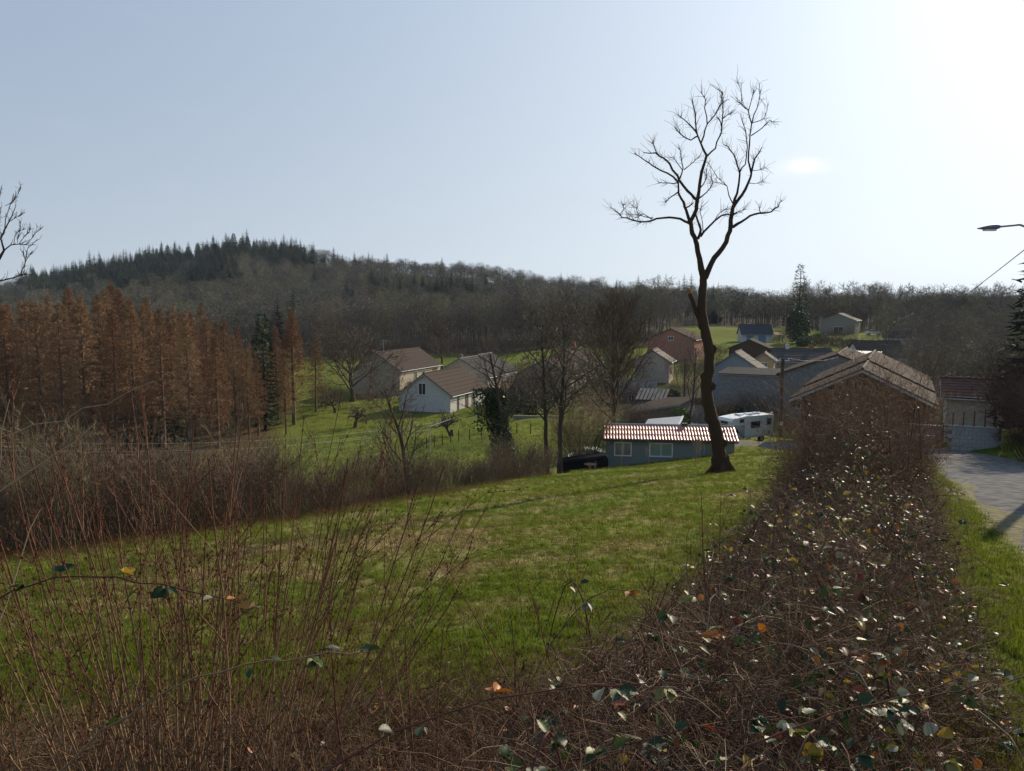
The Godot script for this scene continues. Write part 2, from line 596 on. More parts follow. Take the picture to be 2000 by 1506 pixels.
# ---------------------------------------------------------------- trees
# P: segs, wander, rise (per level), kids, spread, ratio, from (per level), sides (per level), slivers, sliver_len, sliver_w, wood, tip, twigc
func grow(wood: MB, twig: MB, p: Vector3, dir: Vector3, length: float, r: float, level: int, P: Dictionary) -> void:
	var last: int = P.kids.size()
	var segs: int = P.segs[level]
	var pts := PackedVector3Array([p])
	var rad := PackedFloat32Array([r])
	var dirs := [dir]
	var end: float = P.taper[level]
	for k in segs:
		dir = (dir + rv() * P.wander[level] + Vector3.UP * P.rise[level]).normalized()
		p += dir * length / segs
		pts.append(p)
		rad.append(lerpf(r, r * end, (k + 1.0) / segs))
		dirs.append(dir)
	(twig if level >= P.twig_from else wood).tube(pts, rad, P.sides[level], P.wood.lerp(P.tip, float(level) / last), P.wood.lerp(P.tip, float(level + 1) / (last + 1)))
	if level == last:
		for k in int(P.slivers):
			var f := rf(0.1, 1.0) * segs
			var q := pts[int(minf(f, segs - 0.01))].lerp(pts[int(minf(f, segs - 0.01)) + 1], f - floorf(f))
			var s: Vector3 = (dirs[mini(int(f) + 1, segs)] + rv() * P.fuzz + Vector3.UP * P.rise[level]).normalized()
			twig.col = shade_of(P.twigc, rf(0.75, 1.25))
			twig.sliver(q, q + s * P.sliver_len * rf(0.5, 1.2), P.sliver_w, rv())
		return
	var n: int = P.kids[level]
	var spin := rf(0, TAU)
	for k in n:
		var f: float = lerpf(P.from[level], 0.97, (k + rf(0.1, 0.9)) / n)
		var at_: float = f * segs
		var j := int(minf(at_, segs - 0.01))
		var q := pts[j].lerp(pts[j + 1], at_ - j)
		spin += 2.4 + rf(-0.4, 0.4)
		var base: Vector3 = dirs[j + 1]
		var side := base.cross(Vector3(0.3, 0.2, 1).normalized()).normalized().rotated(base, spin)
		var an: float = deg_to_rad(rf(P.spread[level] * 0.75, P.spread[level] * 1.2))
		var dd := (base * cos(an) + side * sin(an)).normalized()
		var shape: float = P.shape[level].call(f)
		grow(wood, twig, q, dd, length * P.ratio[level] * shape * rf(0.8, 1.15), maxf(lerpf(r, r * end, f) * P.thin[level], P.rmin), level + 1, P)


func one(_f: float) -> float:
	return 1.0


func less(f: float) -> float:
	return 1.25 - 0.7 * f


func dome(f: float) -> float:
	return 0.55 + 0.8 * sin(PI * clampf(f * 0.9 + 0.05, 0, 1))


func bare(over := {}) -> Dictionary:
	var P := {
		"segs": [9, 6, 4, 3], "wander": [0.09, 0.16, 0.2, 0.2], "rise": [0.06, 0.10, 0.08, 0.06], "taper": [0.25, 0.25, 0.3, 0.4], "kids": [11, 7, 5],
		"spread": [52.0, 48.0, 45.0], "ratio": [0.55, 0.5, 0.5], "from": [0.3, 0.2, 0.15], "shape": [less, less, one], "thin": [0.55, 0.6, 0.6], "sides": [8, 5, 4, 3],
		"slivers": 6, "sliver_len": 0.5, "sliver_w": 0.008, "fuzz": 0.6, "rmin": 0.006, "twig_from": 2,
		"wood": lin(0.075, 0.058, 0.045), "tip": lin(0.1, 0.075, 0.055), "twigc": lin(0.11, 0.08, 0.06)}
	P.merge(over, true)
	return P


func tree(called: String, label: String, where: Vector3, height: float, r: float, P: Dictionary, group := "", lean := Vector3.UP, category := "tree") -> Node3D:
	var o := thing(called, label, category, where, 0.0, group)
	var w := MB.new()
	var t := MB.new()
	grow(w, t, Vector3(0, -0.3, 0), lean.normalized(), height, r, 0, P)
	# root flare
	w.tube(PackedVector3Array([Vector3(0, -0.4, 0), Vector3(0, 0.15, 0), Vector3(0, 0.7, 0)]), PackedFloat32Array([r * 2.0, r * 1.4, r * 0.98]), 8, P.wood, P.wood)
	part(w, "trunk", M.bark, o)
	part(t, "crown", M.twig, o)
	return o


func fir_mesh(b: MB, h: float, w: float, whorls: int, arms: int, droop: float, c: Color, ragged: float, wide := 1.0) -> void:
	for k in whorls:
		var f := (k + 0.5) / whorls
		var y := h * (0.06 + 0.93 * f)
		var len_ := w * pow(1.0 - f, 0.75) * rf(1.0 - ragged, 1.0 + ragged) + 0.03 * h * wide * (1.0 - f)
		for a in arms:
			var an := TAU * a / arms + k * 1.1 + rf(-0.25, 0.25)
			var L := len_ * rf(0.75, 1.15)
			var out := Vector3(cos(an), 0, sin(an))
			var p := Vector3(0, y, 0)
			var q := p + out * L * 0.6 + Vector3(0, -droop * L * 0.35, 0)
			var e := p + out * L + Vector3(0, -droop * L * 0.5 + 0.1 * L, 0)
			var s := out.cross(Vector3.UP) * L * 0.17 * wide
			b.col = shade_of(c, rf(0.65, 1.35))
			b.poly([p, q - s + Vector3(0, -0.1 * L, 0), q])
			b.poly([p, q, q + s + Vector3(0, -0.1 * L, 0)])
			b.poly([q - s + Vector3(0, -0.12 * L, 0), e, q])
			b.poly([q, e, q + s + Vector3(0, -0.12 * L, 0)])


func needled(called: String, label: String, where: Vector3, h: float, w: float, c: Color, whorls: int, arms: int, group := "") -> Node3D:
	var o := thing(called, label, "tree", where, 0.0, group)
	var t := MB.new()
	t.tube(PackedVector3Array([Vector3(0, -0.4, 0), Vector3(0, h * 0.5, 0), Vector3(0, h, 0)]), PackedFloat32Array([h * 0.016, h * 0.009, 0.02]), 6, lin(0.07, 0.05, 0.04), lin(0.07, 0.05, 0.04))
	part(t, "trunk", M.bark, o)
	var b := MB.new()
	fir_mesh(b, h, w, whorls, arms, 0.5, c, 0.22)
	# sprays that break up the outline
	for k in whorls * arms * 4:
		var f := rf(0.04, 0.99)
		var an := rf(0, TAU)
		var L := (w * pow(1.0 - f, 0.75) + 0.2) * rf(0.55, 1.1)
		var p := Vector3(cos(an) * L, h * (0.06 + 0.93 * f) - 0.2 * L, sin(an) * L)
		b.col = shade_of(c, rf(0.6, 1.5))
		b.sliver(p, p + (Vector3(cos(an), rf(-0.6, 0.4), sin(an)) + rv() * 0.5) * h * 0.035, h * 0.006, rv())
	part(b, "crown", M.needles, o)
	return o


func larch(where: Vector3, h: float, label: String, group: String, dense: int, c: Color) -> Node3D:
	var o := thing("larch_tree", label, "tree", where, 0.0, group)
	var t := MB.new()
	var bark := lin(0.14, 0.095, 0.07)
	var lean := Vector3(rf(-0.25, 0.25), 0, rf(-0.25, 0.25))
	t.tube(PackedVector3Array([Vector3(0, -0.5, 0), Vector3(0, h * 0.3, 0) + lean * 0.4, Vector3(0, h * 0.65, 0) + lean, Vector3(0, h, 0) + lean]), PackedFloat32Array([0.26, 0.2, 0.11, 0.015]), 6, bark, bark)
	part(t, "trunk", M.bark, o)
	var b := MB.new()
	var wide := h * 0.2
	for k in dense:
		var f := pow(rf(0.0, 1.0), 0.8) * 0.97 + 0.02
		var y := h * (0.1 + 0.9 * f)
		var an := rf(0, TAU)
		var L := (wide * pow(1.0 - f, 0.95) * rf(0.5, 1.12) + 0.22) * (1.0 if f > 0.28 else 0.75)
		var out := Vector3(cos(an), 0, sin(an))
		var p := Vector3(0, y, 0) + lean * f
		var q := p + out * L * 0.55 + Vector3(0, -0.06 * L, 0)
		var e := p + out * L + Vector3(0, 0.05 * L, 0)
		var wood := lin(0.15, 0.085, 0.05)
		b.tube(PackedVector3Array([p, q, e]), PackedFloat32Array([0.022, 0.014, 0.005]), 3, wood, c)
		var live := 26 if f > 0.32 else (16 if f > 0.16 else 3)
		for j in live:
			var g := sqrt(rf(0.06, 1.0))
			var s := p.lerp(e, g)
			b.col = shade_of(c, rf(0.6, 1.4))
			b.sliver(s, s + (out * 0.5 + rv() * 0.7 + Vector3(0, -0.25, 0)).normalized() * rf(0.35, 0.95) * (0.25 + 0.85 * pow(1.0 - f, 0.8)), 0.02, rv())
	part(b, "crown", M.twig, o)
	return o


# trees for the far wood: [mesh, ...]
func far_bare(h: float, w: float, c: Color, n: int) -> ArrayMesh:
	var b := MB.new()
	var bark := shade_of(c, 1.15)
	b.tube(PackedVector3Array([Vector3(0, -1, 0), Vector3(rf(-.3, .3), h * 0.4, rf(-.3, .3)), Vector3(rf(-.5, .5), h * 0.85, 0)]), PackedFloat32Array([0.24, 0.17, 0.04]), 4, bark, bark)
	var limbs := []
	for k in 9:
		var an := k * 2.4
		var s := Vector3(0, h * rf(0.25, 0.5), 0)
		var e := Vector3(cos(an) * w * rf(0.25, 0.5), h * rf(0.62, 0.95), sin(an) * w * rf(0.25, 0.5))
		var m := s.lerp(e, 0.5) + Vector3(cos(an), -0.4, sin(an)) * 0.5
		limbs.append([s, m, e])
		b.tube(PackedVector3Array([s, m, e]), PackedFloat32Array([0.1, 0.065, 0.02]), 3, bark, c)
	for k in n:
		var l: Array = limbs[k % 9]
		var f := rf(0.3, 1.0)
		var s: Vector3 = (l[1] as Vector3).lerp(l[2], f)
		var th := rf(0, TAU)
		var ph := asin(rf(-0.25, 1.0))
		var rr := pow(rf(0.25, 1.0), 0.4)
		var e := Vector3(cos(th) * cos(ph) * w * 0.5 * rr, h * 0.58 + sin(ph) * h * 0.42 * rr, sin(th) * cos(ph) * w * 0.5 * rr)
		b.col = shade_of(c, rf(0.7, 1.35))
		var near := e.lerp(s, rf(0.15, 0.45))
		if near.distance_to(e) > 2.6:
			near = e + (near - e).normalized() * 2.6
		b.sliver(near, e, rf(0.03, 0.06), rv())
	return b.mesh(M.twig)


func far_fir(h: float, w: float, c: Color) -> ArrayMesh:
	var b := MB.new()
	b.tube(PackedVector3Array([Vector3(0, -1, 0), Vector3(0, h, 0)]), PackedFloat32Array([0.25, 0.03]), 4, lin(0.06, 0.05, 0.04), lin(0.06, 0.05, 0.04))
	fir_mesh(b, h, w, 24, 10, 0.6, c, 0.2, 1.8)
	return b.mesh(M.needles)


func make_far_wood() -> void:
	var grey := [far_bare(15, 11, lin(0.12, 0.108, 0.076), 460), far_bare(14, 10, lin(0.092, 0.086, 0.066), 420), far_bare(16, 10, lin(0.145, 0.137, 0.08), 460), far_bare(13, 12, lin(0.125, 0.104, 0.082), 460)]
	var firs := [far_fir(19, 4.2, lin(0.024, 0.046, 0.024)), far_fir(16, 4.0, lin(0.03, 0.055, 0.024))]
	var places := [[], [], [], []]
	var tints: Array[PackedColorArray] = [PackedColorArray(), PackedColorArray(), PackedColorArray(), PackedColorArray()]
	var fp := [[], []]
	var ft: Array[PackedColorArray] = [PackedColorArray(), PackedColorArray()]
	var d := 246.0
	while d < 660.0:
		var step := 6.2 if d < 300 else 7.4
		var x := -0.78 * d
		while x < 0.78 * d:
			var px := x + rf(-3.2, 3.2)
			var pd := d + rf(-3.2, 3.2)
			x += step
			var u := sweep(px, pd)
			if u > 1300.0 and u < 1560.0 and pd < 275.0:
				continue
			if pd > table(RIDGE, u, 1) + 14.0:
				continue
			var s := (pd - 225.0) / (table(RIDGE, u, 1) - 225.0)
			var n := noise.get_noise_2d(px * 0.9, pd * 0.9)
			var fir := 0.015
			if u > 40 and u < 640 and s > 0.76:
				fir = 0.93 if n > -0.3 else 0.1
			if u > 60 and u < 470 and s > 0.55 and s <= 0.76:
				fir = 0.9 if n > -0.12 else 0.05
			if u > 600 and u < 760 and s > 0.9:
				fir = 0.3
			if u > 720 and u < 950 and s > 0.42 and s < 0.62:
				fir = 0.85 if n > -0.05 else 0.1
			if u > 1190 and u < 1420 and s > 0.9:
				fir = 0.12
			var spot := at(px, pd, -0.3)
			if rng.randf() < fir:
				var k := rng.randi() % 2
				var z := rf(0.7, 1.12)
				fp[k].append(Transform3D(Basis(Vector3.UP, rf(0, TAU)).scaled(Vector3(z, z * rf(0.9, 1.15), z)), spot))
				var q := rf(0.7, 1.3)
				ft[k].append(Color(q, q, q))
			else:
				var k := rng.randi() % 4
				var z := rf(0.62, 1.05)
				places[k].append(Transform3D(Basis(Vector3.UP, rf(0, TAU)).scaled(Vector3(z, z * rf(0.85, 1.1), z)), spot))
				var q := rf(0.6, 1.35)
				var warm := 0.2 * n + rf(-0.1, 0.1)
				tints[k].append(Color(q * (1 + warm), q, q * (1 - warm * 0.7)))
		d += step * 0.95
	var names := ["grey_brown_wood", "dark_grey_wood", "olive_grey_wood", "pale_grey_wood"]
	var says := ["grey-brown leafless wood covering the hillside", "darker leafless trees of the hillside wood", "olive-grey leafless trees of the hillside wood", "broad leafless trees of the hillside wood"]
	for k in 4:
		tag(scatter(names[k], grey[k], M.twig, places[k], tints[k], self), says[k], "wood", "", "stuff")
	for k in 2:
		tag(scatter(["tall_fir_wood", "low_fir_wood"][k], firs[k], M.needles, fp[k], ft[k], self), ["dark tall firs massed along the hill top", "shorter dark firs massed on the hillside"][k], "wood", "", "stuff")


func make_ridge_firs() -> void:
	# firs whose tops stand out against the sky on the hill's crest
	var spots := [[208, 0.9, 17], [236, 1.0, 22], [250, 1.0, 19], [290, 1.0, 18], [300, 1.0, 20], [322, 1.0, 22], [343, 1.0, 20], [360, 1.0, 19], [380, 1.0, 20], [400, 1.0, 21], [418, 1.0, 22], [436, 1.0, 20], [452, 1.0, 20], [470, 1.0, 23], [484, 1.0, 22], [496, 1.0, 21], [508, 1.0, 22], [520, 1.0, 20], [532, 1.0, 20], [545, 1.0, 18], [560, 1.0, 22], [573, 1.0, 17], [592, 1.0, 17], [613, 1.0, 15], [634, 1.0, 13], [682, 1.0, 12], [706, 1.0, 12], [1325, 1.0, 13], [1338, 1.0, 14], [1349, 1.0, 15]]
	var proto: Node3D
	for s in spots:
		var far: float = table(RIDGE, s[0], 1) - 4.0
		var p := by(s[0], far, -0.5)
		var lab := "dark fir standing out on the wooded hill's skyline"
		if proto == null:
			proto = needled("ridge_fir", lab, p, 20.0, 4.6, lin(0.022, 0.04, 0.022), 30, 11, "firs along the skyline of the hill")
			proto.scale = Vector3.ONE * (s[2] / 27.0)
		else:
			copy(proto, p, rf(0, TAU), s[2] / 26.0 * rf(0.75, 1.15)).scale *= Vector3(rf(0.8, 1.25), 1.0, rf(0.8, 1.25))


func make_larches() -> void:
	var group := "larches of the grove"
	var lab := "rusty orange leafless larch in the dense grove"
	var protos: Array[Node3D] = []
	var hs := [19.0, 18.0, 20.0, 17.0]
	var cs := [lin(0.27, 0.165, 0.08), lin(0.235, 0.138, 0.07), lin(0.31, 0.198, 0.1), lin(0.25, 0.135, 0.07)]
	for k in 4:
		protos.append(larch(Vector3.ZERO, hs[k], lab, group, 430, cs[k]))
	var top := [[-120, 560], [0, 578], [60, 582], [100, 562], [150, 556], [230, 552], [300, 566], [340, 588], [400, 592], [440, 610], [480, 632], [520, 655], [560, 668], [640, 700]]
	var n := 0
	for row in 6:
		var d := 82.0 + row * 9.0
		var u := -130.0 + row * 5.0
		while u < (498.0 if row == 0 else 560.0):
			var p := by(u + rf(-6, 6), d + rf(-4, 4))
			var dd := -p.z
			var want := (600.0 - table(top, u, 1) + rf(-42, 5) - (5 - row) * 3.0) / 1511.0 * dd - p.y
			var k := n % 4
			var z: float = maxf(want, 9.0) / hs[k]
			if n < 4:
				protos[k].position = p
				protos[k].scale = Vector3.ONE * z
			else:
				copy(protos[k], p, rf(0, TAU), z, "rusty orange leafless larch %s, %s" % [["in the front row of the grove", "just behind the grove's front row", "in the middle of the grove", "in the middle of the grove", "at the back of the grove", "at the back of the grove"][row], "behind the leafless oak" if u < 110 else ("behind the big red-stemmed shrub" if u < 400 else "near the green spruce")])
			n += 1
			u += (46.0 if row < 2 else 38.0) * rf(0.75, 1.25)
	var p := by(575, 96)
	copy(protos[1], by(618, 106), 1.0, 0.62, "small rusty larch at the right-hand end of the grove behind the lone larch")
	copy(protos[3], by(545, 104), 2.0, 0.74, "rusty orange larch between the green spruce and the lone larch")
	var o := larch(p, 14.6, "lone rusty orange larch standing apart beside the green meadow", "", 430, lin(0.28, 0.15, 0.07))
	o.scale = Vector3(1, 1, 1)
	needled("young_spruce", "green spruce between the larch grove and the lone larch", by(519, 94), 14.5, 1.7, lin(0.035, 0.06, 0.022), 26, 9)
	for s in [[342, 86, 8.0], [300, 90, 7.0], [250, 88, 7.5], [60, 118, 9.0], [110, 122, 8.0], [150, 116, 9.5], [195, 120, 8.0], [235, 124, 9.0], [285, 118, 8.5], [330, 122, 9.0], [375, 116, 8.0], [420, 120, 8.5], [20, 120, 9.0], [455, 112, 7.5]]:
		needled("understorey_spruce", "small dark spruce below the larches", by(s[0], s[1]), s[2], 1.6, lin(0.026, 0.045, 0.022), 15, 8, "small spruces under the larches")


# ---------------------------------------------------------------- the bare tree on the meadow: limbs as they fork, on a plan of 1 unit = 6.4 mm
const LIMBS := [
	[[[818, 2560, 62], [812, 2500, 54], [806, 2410, 49], [780, 2290, 46], [735, 2150, 43], [712, 2010, 42], [727, 1880, 40], [715, 1740, 37], [690, 1640, 35], [668, 1540, 32], [668, 1420, 29], [672, 1300, 28]]],
	[[[672, 1620, 20], [640, 1545, 17], [606, 1455, 15], [580, 1390, 14]]],
	[[[672, 1310, 23], [640, 1190, 20], [615, 1100, 18], [600, 1060, 17], [575, 1010, 16], [566, 960, 15], [596, 890, 14], [600, 820, 13], [605, 740, 11], [630, 600, 9], [634, 572, 8.5]]],
	[[[634, 572, 7], [600, 500, 6.5], [575, 430, 5.5], [570, 320, 4.5], [552, 225, 3]]],
	[[[585, 455, 5], [540, 480, 4.5], [480, 445, 4], [440, 400, 2.5]]],
	[[[578, 440, 5], [540, 390, 4.5], [470, 322, 3]]],
	[[[603, 495, 5], [625, 420, 5], [642, 380, 4.5], [700, 310, 4], [735, 250, 3.5], [745, 180, 3], [680, 130, 1.6]]],
	[[[640, 380, 4], [620, 290, 3.5], [622, 240, 3], [590, 195, 2]]],
	[[[638, 578, 6], [690, 530, 5.5], [715, 460, 5], [730, 400, 4.5], [740, 300, 4], [740, 215, 2.5]]],
	[[[728, 400, 3.5], [712, 345, 3], [700, 340, 2]]],
	[[[742, 345, 3], [770, 320, 2.5], [800, 310, 1.6]]],
	[[[600, 835, 10], [560, 800, 9.5], [510, 750, 9], [482, 715, 8.5], [470, 685, 7.5], [420, 615, 7], [380, 580, 6], [330, 550, 5], [255, 548, 2.5]]],
	[[[475, 725, 6.5], [410, 670, 6], [320, 620, 5], [280, 590, 4], [210, 540, 2.5]]],
	[[[345, 562, 4], [320, 510, 3], [308, 485, 2]]],
	[[[480, 728, 4], [410, 732, 3], [348, 729, 2]]],
	[[[562, 968, 11], [535, 890, 10], [520, 845, 9], [485, 790, 7.5], [481, 725, 6]]],
	[[[530, 880, 5], [575, 848, 4]]],
	[[[484, 780, 4.5], [440, 810, 4], [402, 848, 2.5]]],
	[[[560, 972, 9.5], [500, 945, 8.5], [430, 937, 8], [350, 945, 7], [310, 960, 6.5], [250, 965, 5.5], [190, 952, 5], [130, 940, 4], [100, 905, 3], [58, 880, 2]]],
	[[[320, 948, 3.5], [270, 915, 3], [220, 940, 2]]],
	[[[240, 922, 2.5], [225, 880, 2], [198, 863, 1.3]]],
	[[[122, 925, 2.5], [145, 885, 2], [140, 858, 1.3]]],
	[[[330, 942, 3], [240, 922, 2.5], [173, 918, 1.6]]],
	[[[485, 705, 5], [505, 640, 4], [490, 560, 3], [475, 513, 2]]],
	[[[500, 650, 3], [460, 600, 2.4], [440, 580, 1.6]]],
	[[[510, 650, 3.5], [560, 610, 2.6], [605, 568, 1.8]]],
	[[[622, 1065, 10], [640, 1010, 9], [625, 960, 7], [606, 900, 6]]],
	[[[640, 1050, 8.5], [690, 990, 7.5], [760, 925, 6.5], [800, 916, 5], [846, 915, 4]]],
	[[[655, 1020, 3], [640, 900, 2], [645, 860, 1.2]]],
	[[[720, 960, 3], [760, 900, 2.2], [800, 875, 1.4]]],
	[[[606, 825, 5], [650, 790, 4], [690, 730, 3.2], [680, 680, 2]]],
	[[[604, 770, 4], [650, 700, 3], [645, 648, 2]]],
	[[[680, 1310, 22], [720, 1220, 20], [770, 1150, 19], [820, 1080, 18], [845, 1010, 17], [850, 940, 16], [865, 860, 14], [900, 810, 12], [950, 740, 10.5], [985, 660, 8.5], [1000, 590, 7], [1015, 540, 5.5], [1060, 470, 3]]],
	[[[990, 640, 6.5], [965, 560, 6], [963, 470, 5.5], [965, 340, 4.5], [935, 260, 4], [890, 230, 3], [860, 213, 2]]],
	[[[868, 850, 9.5], [890, 770, 8.5], [902, 650, 7], [885, 600, 5.5], [860, 530, 4.5], [820, 480, 3.5], [788, 465, 2]]],
	[[[902, 640, 5], [935, 590, 4.5], [942, 480, 4], [925, 380, 3.5], [895, 310, 2]]],
	[[[965, 345, 4], [1000, 240, 3.5], [1020, 160, 2.5], [1018, 75, 1.5]]],
	[[[937, 265, 3], [960, 180, 2.6], [972, 135, 1.6]]],
	[[[890, 230, 2.6], [880, 140, 2], [848, 72, 1.2]]],
	[[[968, 410, 4], [1040, 360, 3.5], [1090, 310, 2.5], [1122, 315, 1.5]]],
	[[[967, 335, 2.8], [1040, 310, 2.3], [1055, 225, 1.4]]],
	[[[862, 985, 10.5], [920, 950, 9], [980, 910, 8], [1050, 890, 7], [1130, 880, 5.5], [1180, 845, 4], [1206, 803, 2.2]]],
	[[[1055, 890, 3.5], [1045, 855, 2]]],
	[[[865, 830, 4], [830, 720, 3], [770, 660, 2.4], [712, 556, 1.5]]],
	[[[832, 722, 2.2], [780, 700, 1.8], [720, 705, 1.2]]],
	[[[868, 900, 4.5], [905, 885, 3], [940, 872, 1.8]]],
	[[[976, 700, 2.4], [1030, 700, 1.8], [1066, 690, 1.2]]],
	[[[1000, 620, 2.4], [1050, 615, 1.8], [1092, 598, 1.2]]]]


func make_hero_tree() -> void:
	var base := at(8.82, 32.0)
	var o := thing("bare_tree", "tall leaning bare tree with a forked crown on the meadow", "tree", base)
	var k := 0.006467 * 0.985
	var bark := lin(0.055, 0.036, 0.026)
	var made: Array[Vector3] = []
	var trunk := MB.new()
	var first := true
	var mossy := MB.new()
	var stub := Vector3.ZERO
	for limb in LIMBS:
		var b := trunk if first else MB.new()
		var pts := PackedVector3Array()
		var rad := PackedFloat32Array()
		var z := 0.0
		if not first:
			var best := 1e9
			for q in made:
				var dd := Vector2(q.x - (limb[0][0][0] * k - 5.295), q.y - (16.45 - limb[0][0][1] * k)).length()
				if dd < best:
					best = dd
					z = q.z
		var drift := rf(-0.28, 0.28) if not first else 0.03
		var prev := Vector2.ZERO
		for j in limb[0].size():
			var w: Array = limb[0][j]
			var p2 := Vector2(w[0] * k - 5.295, 16.45 - w[1] * k)
			if j > 0:
				z += prev.distance_to(p2) * drift * (1.0 if j > 1 else 0.5)
			prev = p2
			# a little crookedness between the survey points
			if j > 0 and not first:
				var m := (pts[pts.size() - 1] + Vector3(p2.x, p2.y, z)) * 0.5 + rv() * 0.035
				pts.append(m)
				rad.append((rad[rad.size() - 1] + w[2] * k * 0.87) * 0.5 * rf(0.92, 1.08))
			pts.append(Vector3(p2.x, p2.y - (0.5 if first and j == 0 else 0.0), z))
			rad.append(w[2] * k * 0.87 * (1.15 if j == 0 and not first else 1.0))
		for q in pts:
			made.append(q)
		if limb == LIMBS[1]:
			stub = pts[pts.size() - 1]
		if first:
			# thicken the survey with smooth points and lumps
			var cp := PackedVector3Array()
			var cr := PackedFloat32Array()
			for j in pts.size() - 1:
				for s in 4:
					var f := s / 4.0
					cp.append(pts[j].cubic_interpolate(pts[j + 1], pts[maxi(j - 1, 0)], pts[mini(j + 2, pts.size() - 1)], f) + rv() * 0.02)
					cr.append(lerpf(rad[j], rad[j + 1], f) * rf(0.93, 1.08))
			cp.append(pts[pts.size() - 1])
			cr.append(rad[rad.size() - 1])
			b.tube(cp, cr, 12, bark, bark)
			b.tube(PackedVector3Array([Vector3(0, -0.5, 0), Vector3(0, 0.12, 0), Vector3(-0.02, 0.7, 0)]), PackedFloat32Array([0.6, 0.42, 0.32]), 12, bark, bark)
			for s in 5:
				var an := TAU * s / 5 + 0.5
				var e := Vector3(cos(an), 0, sin(an))
				b.tube(PackedVector3Array([e * 0.2 + Vector3(0, 0.5, 0), e * 0.5 + Vector3(0, 0.1, 0), e * 0.95 + Vector3(0, -0.3, 0)]), PackedFloat32Array([0.13, 0.11, 0.06]), 6, bark, bark)
			# burrs
			for s in [[9, 1.0, 0.2], [14, -1.0, 0.2], [20, 1.0, 0.22], [22, -1.0, 0.17], [27, 1.0, 0.15], [33, -1.0, 0.13]]:
				var q := cp[s[0]] + Vector3(s[1] * cr[s[0]] * 0.75, 0, 0.05)
				b.tube(PackedVector3Array([q - Vector3(0, 0.2, 0), q - Vector3(0, 0.08, 0), q + Vector3(s[1] * 0.05, 0.06, 0), q + Vector3(0, 0.22, 0)]), PackedFloat32Array([0.01, s[2] * 0.8, s[2] * 0.75, 0.01]), 8, bark, bark)
			# moss on the bark
			for s in 2600:
				var f := rf(0.0, 0.62) * (cp.size() - 1)
				var q := cp[int(f)]
				var an := rf(-0.9, 1.6)
				var side := Vector3(cos(an), rf(-0.1, 0.1), -sin(an))
				var r := cr[int(f)]
				var p := q + side * r * 0.98 + Vector3(0, rf(-0.15, 0.15), 0)
				mossy.col = lin(0.16, 0.12, 0.02).lerp(lin(0.09, 0.1, 0.02), rng.randf())
				mossy.sliver(p, p + (side * 0.7 + rv() * 0.7) * rf(0.015, 0.05), 0.012, rv())
		else:
			b.tube(pts, rad, 7, bark, shade_of(bark, 1.1))
			# spurs and twigs
			var count := int(pts.size() * 2.8)
			for s in count:
				var f := rf(0.35, 1.0) * (pts.size() - 1)
				var j := int(minf(f, pts.size() - 1.01))
				var q := pts[j].lerp(pts[j + 1], f - j)
				var dir := ((pts[j + 1] - pts[j]).normalized() * 0.7 + rv() * 0.9 + Vector3(0, 0.3, 0)).normalized()
				var L := rf(0.1, 0.62) * (1.0 if rad[j] < 0.04 else 0.45)
				var m := q + dir * L * 0.5 + rv() * 0.03
				b.tube(PackedVector3Array([q, m, m + (dir + rv() * 0.4).normalized() * L * 0.5]), PackedFloat32Array([0.008, 0.006, 0.004]), 3, bark, bark)
			part(b, "branch", M.bark, o)
		first = false
	part(trunk, "trunk", M.bark, o)
	part(mossy, "moss", M.straw, o).set_meta("kind", "stuff")
	# sawn end of the stub
	var cut := MB.new()
	var c0 := stub
	cut.tube(PackedVector3Array([c0 - Vector3(-0.05, 0.12, 0), c0, c0 + Vector3(-0.02, 0.05, 0), c0 + Vector3(-0.022, 0.055, 0)]), PackedFloat32Array([0.1, 0.105, 0.085, 0.005]), 9, lin(0.3, 0.14, 0.05), lin(0.3, 0.14, 0.05))
	tag(part(cut, "sawn_end", M.bark, o), "orange sawn end of a lopped limb")


